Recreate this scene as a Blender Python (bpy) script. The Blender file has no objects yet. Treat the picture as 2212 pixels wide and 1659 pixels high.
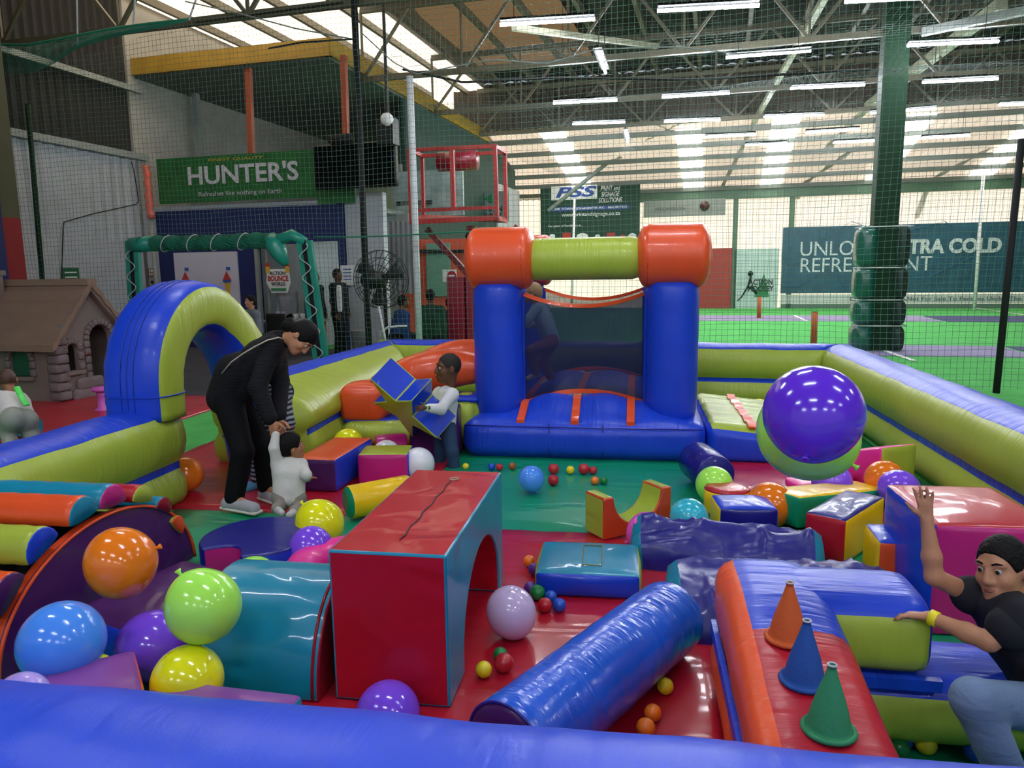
import bpy, bmesh, math, random
import numpy as np
from mathutils import Vector, Matrix
random.seed(7); np.random.seed(7)
SC = bpy.context.scene
COL = SC.collection
# ------------------------------------------------------------------ camera
F, W, H = 1600.0, 2212, 1659
PITCH, ROLL, CH = math.radians(8.69), math.radians(0.8), 1.7
_f = np.array([0, math.cos(PITCH), -math.sin(PITCH)])
_u0 = np.array([0, math.sin(PITCH), math.cos(PITCH)]); _r0 = np.array([1.0, 0, 0])
_up = _u0*math.cos(ROLL) + _r0*math.sin(ROLL)
_rt = _r0*math.cos(ROLL) - _u0*math.sin(ROLL)
CAMP = np.array([0, 0, CH])
cam = bpy.data.cameras.new('camera'); cam.sensor_width = 36; cam.lens = 36*F/W
cam.clip_start = .05; cam.clip_end = 200
camo = bpy.data.objects.new('camera', cam); COL.objects.link(camo); SC.camera = camo
camo.matrix_world = Matrix(((_rt[0], _up[0], -_f[0], 0), (_rt[1], _up[1], -_f[1], 0), (_rt[2], _up[2], -_f[2], CH), (0, 0, 0, 1)))
# ------------------------------------------------------------------ world, exposure
SC.view_settings.view_transform = 'Standard'
SC.view_settings.look = 'None'; SC.view_settings.gamma = 1; SC.view_settings.use_curve_mapping = False
SC.view_settings.exposure = 1.7
SC.cycles.max_bounces = 6; SC.cycles.diffuse_bounces = 3; SC.cycles.glossy_bounces = 3
SC.cycles.transparent_max_bounces = 12; SC.cycles.sample_clamp_indirect = 4.0
SC.cycles.use_denoising = True
wd = bpy.data.worlds.new('world'); SC.world = wd; wd.use_nodes = True
wd.node_tree.nodes['Background'].inputs[0].default_value = (.80, .90, 1.0, 1)
wd.node_tree.nodes['Background'].inputs[1].default_value = WORLD_STRENGTH = 0.15
TUBE_STRENGTH = 62.0      # the hall's LED battens
SKY_STRENGTH = 2.0        # bright translucent roof sheets
sun = bpy.data.lights.new('sun', 'SUN'); sun.energy = 2.9; sun.angle = .03; sun.color = (1, .93, .90)
suno = bpy.data.objects.new('sun', sun); COL.objects.link(suno); suno.location = (8, 45, 30)
suno.rotation_euler = Vector((-.267*.77, -.9636*.77, -.64)).to_track_quat('-Z', 'Y').to_euler()   # daylight on the far translucent cladding
# ------------------------------------------------------------------ coordinates
def ray(x, y): return _f + _rt*((x-W/2)/F) - _up*((y-H/2)/F)
def G(x, y, z=0.0):
    "the point at height z seen at photo pixel x, y"
    d = ray(x, y); return CAMP + d*((z-CH)/d[2])
def D(x, y, t): return CAMP + ray(x, y)*t
TA, TB = math.radians(9.5), math.radians(15.5)     # arena and hall are turned a little to the camera
def A(u, v, z=0.0, t=TA):
    c, s = math.cos(t), math.sin(t); return np.array([u*c+v*s, -u*s+v*c, z])
def UV(p, t=TA):
    c, s = math.cos(t), math.sin(t); return np.array([p[0]*c-p[1]*s, p[0]*s+p[1]*c, p[2]])
def HB(u, v, z=0.0): return A(u, v, z, TB)
def UH(p): return UV(p, TB)
# ------------------------------------------------------------------ materials
def lin(c):
    if isinstance(c, str): c = [int(c[i:i+2], 16)/255 for i in (0, 2, 4)]
    return tuple((x/12.92 if x <= .04045 else ((x+.055)/1.055)**2.4) for x in c)
_mats = {}
def mat(name, col, rough=.5, bump=0, scale=(8, 8, 8), detail=3, coat=0, metal=0, var=.08, bump2=0, scale2=60, emit=None, alpha=None, spec=.5, dist=.02, sub=0, ridged=False):
    key = name
    if key in _mats: return _mats[key]
    m = bpy.data.materials.new(name); m.use_nodes = True; _mats[key] = m
    nt = m.node_tree; N = nt.nodes; L = nt.links; b = N['Principled BSDF']
    c = lin(col); b.inputs['Base Color'].default_value = (*c, 1)
    b.inputs['Roughness'].default_value = rough; b.inputs['Metallic'].default_value = metal
    b.inputs['Coat Weight'].default_value = coat; b.inputs['Coat Roughness'].default_value = .07
    b.inputs['Specular IOR Level'].default_value = spec
    if sub: b.inputs['Subsurface Weight'].default_value = sub; b.inputs['Subsurface Radius'].default_value = (.02, .008, .005)
    if emit: b.inputs['Emission Color'].default_value = (*c, 1); b.inputs['Emission Strength'].default_value = emit
    if alpha is not None: b.inputs['Alpha'].default_value = alpha
    tc = N.new('ShaderNodeTexCoord')
    nz = None
    if bump or var:
        mp = N.new('ShaderNodeMapping'); mp.inputs['Scale'].default_value = scale; L.new(tc.outputs['Object'], mp.inputs[0])
        nz = N.new('ShaderNodeTexNoise'); nz.inputs['Scale'].default_value = 1; nz.inputs['Detail'].default_value = detail
        nz.inputs['Distortion'].default_value = .4
        if ridged: nz.noise_type = 'RIDGED_MULTIFRACTAL'; nz.normalize = True; nz.inputs['Lacunarity'].default_value = 2.1; nz.inputs['Distortion'].default_value = 1.1
        L.new(mp.outputs[0], nz.inputs[0])
    if var:
        n2 = N.new('ShaderNodeTexNoise'); n2.inputs['Scale'].default_value = 3.1; n2.inputs['Detail'].default_value = 4; L.new(tc.outputs['Object'], n2.inputs[0])
        mr = N.new('ShaderNodeMapRange'); mr.inputs[1].default_value = .3; mr.inputs[2].default_value = .7
        mr.inputs[3].default_value = 1-var; mr.inputs[4].default_value = 1+var; L.new(n2.outputs[0], mr.inputs[0])
        mx = N.new('ShaderNodeVectorMath'); mx.operation = 'SCALE'; mx.inputs[0].default_value = c; L.new(mr.outputs[0], mx.inputs['Scale'])
        L.new(mx.outputs[0], b.inputs['Base Color'])
        if emit: L.new(mx.outputs[0], b.inputs['Emission Color'])
    last = None
    if bump:
        bp = N.new('ShaderNodeBump'); bp.inputs['Strength'].default_value = bump; bp.inputs['Distance'].default_value = dist
        L.new(nz.outputs[0], bp.inputs['Height']); last = bp
    if bump2:
        n3 = N.new('ShaderNodeTexNoise'); n3.inputs['Scale'].default_value = scale2; n3.inputs['Detail'].default_value = 2; L.new(tc.outputs['Object'], n3.inputs[0])
        b3 = N.new('ShaderNodeBump'); b3.inputs['Strength'].default_value = bump2; b3.inputs['Distance'].default_value = .004
        L.new(n3.outputs[0], b3.inputs['Height'])
        if last: L.new(last.outputs[0], b3.inputs['Normal'])
        last = b3
    if last:
        L.new(last.outputs[0], b.inputs['Normal'])
        if coat: L.new(last.outputs[0], b.inputs['Coat Normal'])
    return m
C = dict(blue='1440cc', lime='a8ba40', red='b4142a', orange='e85426', teal='0f86a8', navy='17177e', purple='4a1a5c', yellow='f0c412',
         magenta='c0207c', pink='f0389a', green='0f9468', dkred='8e1020', violet='8a4aa0')
def pvc(c, k='c'):
    "shiny soft-play vinyl: creased ('c'), inflated along u ('u'), v ('v') or z ('z')"
    if k == 'c': return mat('vinyl_'+c, C[c], .36, .34, (3.6, 3.0, 4.2), 2.5, coat=.28, var=.05, dist=.035, spec=.3, ridged=True)
    if k == 'm': return mat('sheet_'+c, C[c], .38, .42, (1.5, 4.5, 4), 3, coat=.28, var=.05, dist=.03, ridged=True)
    s = {'u': (16, 2.2, 2.2), 'v': (2.2, 16, 2.2), 'z': (3, 3, 1.2)}[k]
    return mat('inflatable_%s_%s' % (c, k), C[c], .40, .6, s, 3, coat=.12, var=.05, dist=.02, bump2=.05, scale2=260, spec=.4)
def metal(name, c, rough=.45): return mat(name, c, rough, .05, (20, 20, 20), metal=0, var=.12)
def emis(name, col, st):
    if name in _mats: return _mats[name]
    m = bpy.data.materials.new(name); m.use_nodes = True; _mats[name] = m
    nt = m.node_tree; nt.nodes.remove(nt.nodes['Principled BSDF']); e = nt.nodes.new('ShaderNodeEmission')
    e.inputs[0].default_value = (*lin(col), 1); e.inputs[1].default_value = st
    nt.links.new(e.outputs[0], nt.nodes['Material Output'].inputs[0]); return m
def translucent(name, col):
    "thin daylight-passing sheeting"
    m = bpy.data.materials.new(name); m.use_nodes = True; nt = m.node_tree; nt.nodes.remove(nt.nodes['Principled BSDF'])
    d = nt.nodes.new('ShaderNodeBsdfDiffuse'); t = nt.nodes.new('ShaderNodeBsdfTranslucent'); x = nt.nodes.new('ShaderNodeMixShader')
    for n in (d, t): n.inputs[0].default_value = (*lin(col), 1)
    nt.links.new(d.outputs[0], x.inputs[1]); nt.links.new(t.outputs[0], x.inputs[2]); nt.links.new(x.outputs[0], nt.nodes['Material Output'].inputs[0]); return m
# ------------------------------------------------------------------ objects
def tag(o, label=None, cat=None, group=None, kind=None):
    if label: o['label'] = label
    if cat: o['category'] = cat
    if group: o['group'] = group
    if kind: o['kind'] = kind
    return o
def thing(name, label, cat, loc=(0, 0, 0), rz=0, group=None):
    o = bpy.data.objects.new(name, None); COL.objects.link(o); o.empty_display_size = .1
    o.location = tuple(loc); o.rotation_euler = (0, 0, rz)
    return tag(o, label, cat, group)
def mk(name, V, Fc, mats, parent=None, mi=None, smooth=True, sharp=None, loc=None, rz=None):
    me = bpy.data.meshes.new(name)
    me.from_pydata([tuple(map(float, v)) for v in V], [], [tuple(map(int, f)) for f in Fc])
    if not isinstance(mats, (list, tuple)): mats = [mats]
    for m in mats: me.materials.append(m)
    if mi is not None: me.polygons.foreach_set('material_index', np.array(mi, dtype=np.int32))
    me.polygons.foreach_set('use_smooth', np.full(len(me.polygons), bool(smooth)))
    me.update()
    if sharp and smooth: me.set_sharp_from_angle(angle=math.radians(sharp))
    o = bpy.data.objects.new(name, me); COL.objects.link(o)
    if parent is not None: o.parent = parent
    if loc is not None: o.location = tuple(loc)
    if rz is not None: o.rotation_euler = (0, 0, rz)
    return o
class MB:
    def __init__(s): s.V = []; s.F = []; s.M = []
    def add(s, vf, mi=0, T=None):
        V, Fc = vf[0], vf[1]; n = len(s.V)
        if T is not None: V = [T @ Vector(v) for v in V]
        s.V += [tuple(v) for v in V]; s.F += [tuple(i+n for i in f) for f in Fc]
        s.M += list(vf[2]) if len(vf) > 2 and mi is None else [mi or 0]*len(Fc); return s
    def mk(s, name, mats, parent=None, **k): return mk(name, s.V, s.F, mats, parent, mi=s.M, **k)
def box(c, s):
    x, y, z = (k/2 for k in s)
    V = [(c[0]+a*x, c[1]+b*y, c[2]+d*z) for d in (-1, 1) for b in (-1, 1) for a in (-1, 1)]
    return V, [(0, 2, 3, 1), (4, 5, 7, 6), (0, 1, 5, 4), (2, 6, 7, 3), (0, 4, 6, 2), (1, 3, 7, 5)]
def nrm(v):
    v = np.array(v, float); n = np.linalg.norm(v); return v/n if n > 1e-9 else v
def loft(rings, closed=True, cap=(True, True), loop=False):
    n = len(rings[0]); V = [tuple(p) for r in rings for p in r]; Fc = []
    R = len(rings)
    for i in range(R if loop else R-1):
        a, b = i*n, ((i+1) % R)*n
        for j in range(n if closed else n-1):
            k = (j+1) % n; Fc.append((a+j, a+k, b+k, b+j))
    if closed and not loop:
        if cap[0]: Fc.append(tuple(range(n-1, -1, -1)))
        if cap[1]: Fc.append(tuple((R-1)*n+j for j in range(n)))
    return V, Fc
def tube(pts, rad, n=8, cap=(True, True), loop=False, flat=1.0, up=(0, 0, 1)):
    P = [np.array(p, float) for p in pts]; m = len(P)
    if np.isscalar(rad): rad = [rad]*m
    rings = []; ref = None
    for i in range(m):
        if loop: t = nrm(P[(i+1) % m]-P[i-1])
        else: t = nrm(P[min(i+1, m-1)]-P[max(i-1, 0)])
        if ref is None:
            ref = np.array(up, float)
            if abs(t@nrm(ref)) > .95: ref = np.array([1., 0, 0])
        ref = nrm(ref-t*(ref@t)); s = np.cross(t, ref)
        rings.append([P[i]+rad[i]*(s*math.cos(a)+flat*ref*math.sin(a)) for a in np.linspace(0, 2*math.pi, n, endpoint=False)])
    return loft(rings, True, cap, loop)
def rod(a, b, r, n=6): return tube([a, b], r, n)
def beam(a, b, w, h=None):
    "square section bar"
    h = h or w; a = np.array(a, float); b = np.array(b, float); t = nrm(b-a); ref = np.array([0, 0, 1.]) if abs(t[2]) < .9 else np.array([1., 0, 0])
    s = nrm(np.cross(t, ref)); r2 = np.cross(s, t)
    return loft([[p+s*i*w/2+r2*j*h/2 for i, j in ((-1, -1), (1, -1), (1, 1), (-1, 1))] for p in (a, b)])
def lathe(prof, n=24, c=(0, 0, 0)):
    rings = [[(c[0]+r*math.cos(a), c[1]+r*math.sin(a), c[2]+z) for a in np.linspace(0, 2*math.pi, n, endpoint=False)] for r, z in prof]
    return loft(rings)
def ball(c, r, n=16, sq=1.0):
    m = n//2; return lathe([(max(r*math.sin(math.pi*i/m), 1e-4), -r*sq*math.cos(math.pi*i/m)) for i in range(m+1)], n, c)
def rbox(size, r=.03, bulge=.0, n=10):
    "padded block, faces in order -x +x -y +y -z +z; returns V, F, face ids"
    hs = np.array(size)/2; idx = {}; V = []; Fc = []; ids = []
    g = np.linspace(-1, 1, n+1); g = np.sign(g)*(1-(1-np.abs(g))**1.7)
    for fi in range(6):
        ax = fi//2; sg = -1 if fi % 2 == 0 else 1; a, b = [(1, 2), (2, 0), (0, 1)][ax]
        gr = {}
        for i in range(n+1):
            for j in range(n+1):
                p = np.zeros(3); p[ax] = sg; p[a] = g[i]; p[b] = g[j]
                key = tuple(np.round(p, 6))
                if key not in idx:
                    q = p*hs; inner = np.clip(q, -(hs-r), hs-r); d = q-inner; L = np.linalg.norm(d)
                    w = inner+(d/L*r if L > 1e-9 else d)
                    e = (1-p**2)
                    bl = bulge*np.array([p[0]*e[1]*e[2], p[1]*e[0]*e[2], p[2]*e[0]*e[1]])
                    idx[key] = len(V); V.append(w+bl)
                gr[i, j] = idx[key]
        for i in range(n):
            for j in range(n):
                q = (gr[i, j], gr[i+1, j], gr[i+1, j+1], gr[i, j+1]); Fc.append(q if sg > 0 else q[::-1]); ids.append(fi)
    return V, Fc, ids
def soft(name, size, parent, mats6, r=.025, bulge=.015, n=8, z0=None, loc=None, fn=None):
    "padded block whose local origin is the centre of its base"
    V, Fc, ids = rbox(size, r, bulge, n); V = [np.array(v)+np.array([0, 0, size[2]/2]) for v in V]
    if fn: V = [fn(v) for v in V]
    um = []
    for m in mats6:
        if m not in um: um.append(m)
    return mk(name, V, Fc, um, parent, mi=[um.index(mats6[i]) for i in ids], loc=loc)
def prism(name, prof, y0, y1, mats, parent, bev=.015, caps=(0, 0), side=1, sidefn=None, seg=2):
    "profile in x,z extruded along y; mats: [cap material, side material, ...]"
    bm = bmesh.new(); n = len(prof)
    a = [bm.verts.new((x, y0, z)) for x, z in prof]; b = [bm.verts.new((x, y1, z)) for x, z in prof]
    f1 = bm.faces.new(a); f1.material_index = caps[0]; f2 = bm.faces.new(b[::-1]); f2.material_index = caps[1]
    for i in range(n):
        f = bm.faces.new((a[(i+1) % n], a[i], b[i], b[(i+1) % n])); f.material_index = sidefn(i) if sidefn else side
    bmesh.ops.recalc_face_normals(bm, faces=bm.faces[:])
    if bev:
        es = [e for e in bm.edges if e.calc_face_angle(0) > .5]
        bmesh.ops.bevel(bm, geom=es, offset=bev, segments=seg, affect='EDGES', profile=.5, clamp_overlap=True)
    me = bpy.data.meshes.new(name); bm.to_mesh(me); bm.free()
    for m in mats: me.materials.append(m)
    for p in me.polygons: p.use_smooth = True
    o = bpy.data.objects.new(name, me); COL.objects.link(o); o.parent = parent
    w = o.modifiers.new('wn', 'WEIGHTED_NORMAL'); w.keep_sharp = True; w.weight = 100
    return o
def text(body, parent, m, M4, width=None, height=None, off=0.0, ext=.004, shear=0, name='lettering', align='CENTER'):
    cu = bpy.data.curves.new(name, 'FONT'); cu.body = body; cu.size = 1; cu.offset = off; cu.extrude = 0; cu.shear = shear; cu.align_x = align
    cu.align_y = 'CENTER'; cu.space_line = .9; cu.materials.append(m); cu.resolution_u = 3
    o = bpy.data.objects.new(name, cu); COL.objects.link(o)
    bpy.context.view_layer.update(); d = o.dimensions
    sx = width/d[0] if width else None; sy = height/d[1] if height else sx
    sx = sx or sy
    cu.extrude = ext/max(sx, 1e-6)*.5
    bpy.context.view_layer.update()
    me = bpy.data.meshes.new_from_object(o.evaluated_get(bpy.context.evaluated_depsgraph_get()))
    bpy.data.objects.remove(o); bpy.data.curves.remove(cu)
    me.transform(Matrix.Diagonal((sx, sy, sx, 1))); me.name = name
    q = bpy.data.objects.new(name, me); COL.objects.link(q); q.parent = parent; q.matrix_local = M4; return q
def frame4(o, x, y):
    "matrix with origin o, local x and y axes"
    x = nrm(x); y = nrm(y-x*(np.array(y)@x)) if True else y; z = np.cross(x, y)
    return Matrix(((x[0], y[0], z[0], o[0]), (x[1], y[1], z[1], o[1]), (x[2], y[2], z[2], o[2]), (0, 0, 0, 1)))
def copy_tree(o, parent=None):
    c = o.copy(); COL.objects.link(c)
    if parent is not None: c.parent = parent
    for ch in list(o.children): copy_tree(ch, c)
    return c
# ------------------------------------------------------------------ implicit bodies
def sdf_mesh(prims, h, pad=.03):
    """prims: (kind, a, b, r1, r2, k): 'c' tapered capsule a-b; 'e' ellipsoid centre a, radii b, rotation r1 (3x3 or None);
    '-e' carve; k = blend radius. Returns V, F."""
    lo = np.full(3, 1e9); hi = -lo
    bb = []
    for p in prims:
        k = p[0]
        if k[-1] == 'c':
            a, b = np.array(p[1]), np.array(p[2]); r = max(p[3], p[4]); l, u = np.minimum(a, b)-r, np.maximum(a, b)+r
        else:
            r = max(p[2]); l, u = np.array(p[1])-r, np.array(p[1])+r
        bb.append((l, u))
        if k[0] != '-': lo = np.minimum(lo, l); hi = np.maximum(hi, u)
    lo = lo-pad; hi = hi+pad
    n = np.ceil((hi-lo)/h).astype(int)+1
    f = np.full(n, 1.0, dtype=np.float32)
    ax = [lo[i]+h*np.arange(n[i]) for i in range(3)]
    for p, (l, u) in zip(prims, bb):
        k = p[-1]; mg = k+3*h
        i0 = np.maximum(((l-mg-lo)/h).astype(int), 0); i1 = np.minimum(((u+mg-lo)/h).astype(int)+2, n)
        if (i1 <= i0).any(): continue
        X = ax[0][i0[0]:i1[0], None, None]; Y = ax[1][None, i0[1]:i1[1], None]; Z = ax[2][None, None, i0[2]:i1[2]]
        if p[0][-1] == 'c':
            a, b = np.array(p[1], float), np.array(p[2], float); ba = b-a; L = max(ba@ba, 1e-9)
            px, py, pz = X-a[0], Y-a[1], Z-a[2]
            t = np.clip((px*ba[0]+py*ba[1]+pz*ba[2])/L, 0, 1)
            d = np.sqrt((px-t*ba[0])**2+(py-t*ba[1])**2+(pz-t*ba[2])**2)-(p[3]+(p[4]-p[3])*t)
        else:
            c = np.array(p[1], float); px, py, pz = X-c[0], Y-c[1], Z-c[2]
            R = p[3] if p[3] is not None else np.eye(3); R = np.array(R)
            q = [px*R[0, i]+py*R[1, i]+pz*R[2, i] for i in range(3)]; rr = p[2]
            k0 = np.sqrt(sum((q[i]/rr[i])**2 for i in range(3))); k1 = np.sqrt(sum((q[i]/rr[i]**2)**2 for i in range(3)))
            d = k0*(k0-1)/np.maximum(k1, 1e-6)
        s = f[i0[0]:i1[0], i0[1]:i1[1], i0[2]:i1[2]]
        if p[0][0] == '-':
            hh = np.maximum(k-np.abs(s+d), 0)/k; s[...] = np.maximum(s, -d)+hh*hh*k*.25
        else:
            hh = np.maximum(k-np.abs(s-d), 0)/k; s[...] = np.minimum(s, d)-hh*hh*k*.25
    return nets(f, lo, h)
def nets(f, lo, h):
    s = f < 0; n = f.shape
    c = np.zeros((n[0]-1, n[1]-1, n[2]-1), np.int8)
    offs = [(i, j, k) for i in (0, 1) for j in (0, 1) for k in (0, 1)]
    sl = lambda o: tuple(slice(o[q], n[q]-1+o[q]) for q in range(3))
    for o in offs: c += s[sl(o)]
    mask = (c > 0) & (c < 8); I = np.argwhere(mask)
    idx = -np.ones(mask.shape, np.int64); idx[mask] = np.arange(len(I))
    acc = np.zeros((len(I), 3)); cnt = np.zeros(len(I))
    for o in offs:
        for q in range(3):
            if o[q]: continue
            o2 = list(o); o2[q] = 1
            fa = f[I[:, 0]+o[0], I[:, 1]+o[1], I[:, 2]+o[2]]; fb = f[I[:, 0]+o2[0], I[:, 1]+o2[1], I[:, 2]+o2[2]]
            x = (fa < 0) != (fb < 0); t = np.where(x, fa/np.where(x, fa-fb, 1), 0)
            P = np.tile(np.array(o, float), (len(I), 1)); P[:, q] += t
            acc += P*x[:, None]; cnt += x
    V = lo+h*(I+acc/cnt[:, None]); Q = []
    for q in range(3):
        a, b = [(1, 2), (2, 0), (0, 1)][q]
        s0 = [slice(None)]*3; s1 = [slice(None)]*3; s0[q] = slice(0, -1); s1[q] = slice(1, None)
        e = np.argwhere(s[tuple(s0)] != s[tuple(s1)])
        e = e[(e[:, a] > 0) & (e[:, b] > 0) & (e[:, a] < n[a]-1) & (e[:, b] < n[b]-1)]
        sg = s[e[:, 0], e[:, 1], e[:, 2]]
        def cell(da, db):
            g = e.copy(); g[:, a] -= da; g[:, b] -= db; return idx[g[:, 0], g[:, 1], g[:, 2]]
        q4 = np.stack([cell(1, 1), cell(0, 1), cell(0, 0), cell(1, 0)], 1)
        q4[~sg] = q4[~sg][:, ::-1]; Q.append(q4)
    Q = np.concatenate(Q)
    return V, Q
# ================================================================== HALL
def onv(x, y, v, t=TB):
    "point (u, v, z) where the photo's pixel ray meets the upright plane v"
    d = ray(x, y); k = v/(d[0]*math.sin(t)+d[1]*math.cos(t)); return UV(CAMP+d*k, t)
def onu(x, y, u, t=TB):
    d = ray(x, y); k = u/(d[0]*math.cos(t)-d[1]*math.sin(t)); return UV(CAMP+d*k, t)
def hroot(name, label, cat, u, v, z=0, group=None): return thing(name, label, cat, HB(u, v, z), -TB, group)
def hs(name, mb, mats, **k):
    o = mb.mk(name, mats, smooth=k.pop('smooth', False), rz=-TB, **k); return tag(o, kind='structure')
def corrug(u0, u1, v, z0, z1, pitch=.2, dep=.04, axis='u', zt=None):
    "corrugated sheet standing along u (or along v)"
    n = max(2, int((u1-u0)/pitch)*4); V = []; Fc = []
    for i in range(n+1):
        a = u0+(u1-u0)*i/n; o = dep*(0 if i % 4 < 2 else 1)
        for z in (z0, z1): V.append((a, v+o, z) if axis == 'u' else (v-o, a, z))
    for i in range(n): Fc.append((2*i, 2*i+2, 2*i+3, 2*i+1))
    return V, Fc
white = mat('white_paint', 'b4b8c0', .7, .15, (6, 6, 6), var=.06)
brickw = mat('white_blockwork', 'a39f97', .8, .3, (2, 2, 9), var=.08)
turf = mat('turf', '58b45e', .9, .6, (60, 60, 60), var=.14, spec=.15)
carpet = mat('carpet', '4a4a50', .95, .3, (50, 50, 50), var=.1, spec=.1)
dkroof = mat('roof_sheet', '24221f', .8, .1, (3, 3, 3), var=.2)
steel = metal('painted_steel', '57503e'); steelg = metal('green_steel', '4c6a50'); greyst = metal('grey_steel', '8a8f8c')
black = mat('black', '0c0c0e', .5, var=.05); blk2 = mat('matt_black', '101012', .8, var=.1)
bluew = mat('blue_wall', '16225c', .6, .05, (4, 4, 4), var=.06)
redp = metal('red_paint', 'c8323a', .4); greenp = mat('dark_green_paint', '0a2c17', .7, .05, (20, 20, 20), var=.12, spec=.25)
grn = mat('green_panel', '24403a', .7, var=.12)
cream = mat('cream_sheet', 'e8dcc8', .8, var=.06)
# floor: turf over the whole hall, carpet in the lounge corner
hs('floor', MB().add(box((3, 12, -.1), (44, 48, .2))), turf)
c0 = UH(G(430, 868)); hs('floor_carpet', MB().add(box((-10.4, (c0[1]+15)/2, .004), (8.8, 15-c0[1], .008))), carpet)
lil = mat('pitch_strip', '8d84a8', .9, .3, (40, 40, 40), var=.1); nav = mat('pitch_strip_dark', '3f4370', .9, .3, (40, 40, 40), var=.1)
pw = mat('line_white', 'e6e6e6', .8)
a = UH(G(2000, 770))[1]; b = UH(G(2000, 747))[1]
hs('floor_strip', MB().add(box((3.2, (a+b)/2, .006), (5.0, b-a, .012))), lil)
hs('floor_strip', MB().add(box((11.0, (a+b)/2, .006), (10.4, b-a, .012))), nav)
a = UH(G(1700, 694))[1]; b = UH(G(1700, 682))[1]
hs('floor_strip', MB().add(box((2.6, (a+b)/2, .006), (8.0, b-a, .012))), lil)
hs('floor_strip', MB().add(box((14.0, (a+b)/2, .006), (14.6, b-a, .012))), nav)
mb = MB()
for (x0, y0, x1, y1) in ((1905, 757, 1975, 781), (1715, 682, 1742, 694), (2105, 666, 2212, 681)):
    p, q = G(x0, y0), G(x1, y1); mb.add(beam((*p[:2], .016), (*q[:2], .016), .09, .008))
tag(mb.mk('floor_line', pw, smooth=False), kind='structure')
# left wall
UL = -13.0
mb = MB().add(box((UL-.1, 4.5, 1.25), (.2, 21, 2.5)))
hs('wall_left', mb, white)
hs('wall_left', MB().add(corrug(-6, 15, UL, 2.5, 4.4, .28, .05, 'v')), white)
hs('wall_left', MB().add(corrug(-6, 15, UL-.02, 4.4, 8.0, .22, .05, 'v')), mat('dark_cladding', '1f1d1b', .8, var=.2))
hs('trim_1', MB().add(box((UL+.05, 4.5, 4.42), (.14, 21, .14))).add(box((UL+.08, 4.5, 5.9), (.1, 21, .12))), greyst)
hs('wall_left', MB().add(box((UL-.1, 24, 3.9), (.2, 18.6, 8.2))).add(box((-11, 33, 4), (4.4, .2, 8.2))), brickw)
# lounge front: blue wall with the two openings
VF = 14.9; UC = -8.04
zt = onv(500, 448, VF)[2]
dL, dR = onv(556, 600, VF)[0], onv(655, 600, VF)[0]; d2L, d2R = onv(663, 600, VF)[0], onv(733, 600, VF)[0]; dz = onv(610, 528, VF)[2]
uB = onv(347, 600, VF)[0]
mb = MB()
for (x0, x1, z0, z1) in ((uB, dL, 0, zt), (dL, dR, dz, zt), (dR, d2L, 0, zt), (d2L, d2R, dz+.05, zt), (d2R, UC+.15, 0, zt)):
    mb.add(box(((x0+x1)/2, VF+.1, (z0+z1)/2), (x1-x0, .2, z1-z0)))
hs('wall_front', mb, bluew)
hs('wall_front', MB().add(box(((UL+uB)/2, VF+.02, 1.6), (uB-UL, .2, 3.2))), white)
hs('wall_inner', MB().add(box((-10.2, VF+3.2, 1.6), (5, .1, 3.2))).add(box((d2L-.1, VF+1.7, 1.6), (.06, 3, 3.2))), white)
hs('ceiling_lounge', MB().add(box(((UL+UC)/2, VF+5, zt+.02), (UC-UL, 10, .1))), white)
tag(MB().add(box((0, 0, 0), (1.2, .12, .04))).mk('ceiling_lamp', emis('lounge_light', 'f4f2ee', 5), loc=HB(-10.4, VF+1.6, zt-.09), rz=-TB), 'white strip light glowing on the ceiling inside the doorway', 'light')
hs('wall_white', MB().add(box((UC+.62, VF+.15, 1.7), (.9, .2, 3.4))), white)
# upper floor: fascia, posts, ceiling, dark green side wall
zf = onv(740, 84, VF)[2]
yel = metal('yellow_fascia', 'a8832a')
hs('trim_2', MB().add(box(((UL+UC)/2, VF, zf-.14), (UC-UL+.1, .16, .36))), yel)
hs('trim_3', MB().add(box((UC, 22.3, zf-.14), (.16, 14.9, .36))), yel)
hs('ceiling_upper', MB().add(box(((UL+UC)/2, 22.3, zf-.34), (UC-UL, 14.8, .06))), mat('dark_soffit', '5a625e', .8, var=.1))
hs('wall_side', MB().add(box((UC, 24.2, 4.4), (.12, 11, zf-4.4+1.4))), grn)
hs('wall_side', MB().add(box((UC+.02, 28.5, 3.2), (.2, 3.2, 3.4))), white)
orp = metal('orange_post_paint', '9a4526')
for i, px in enumerate((533, 740)):
    p = onv(px, 300, VF-.02); q = onv(px-6 if i == 0 else px-4, 110, VF-.02)
    o = MB().add(beam((0, 0, 0), (q[0]-p[0], 0, zf-.3-3.5), .12)).mk('support_post', orp, smooth=False, loc=HB(p[0], VF+.1, 3.5), rz=-TB)
    tag(o, 'slim orange steel post rising from the green banner' if i == 0 else 'slim orange steel post above the black screen', 'post', 'orange posts under the yellow fascia')
o = MB().add(beam((0, 0, 0), (0, 0, 3), .14)).mk('conduit_post', greyst, smooth=False, loc=HB(UL+.3, 16.6, 3.4), rz=-TB)
tag(o, 'grey steel upright against the white block wall upstairs', 'post')
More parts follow.
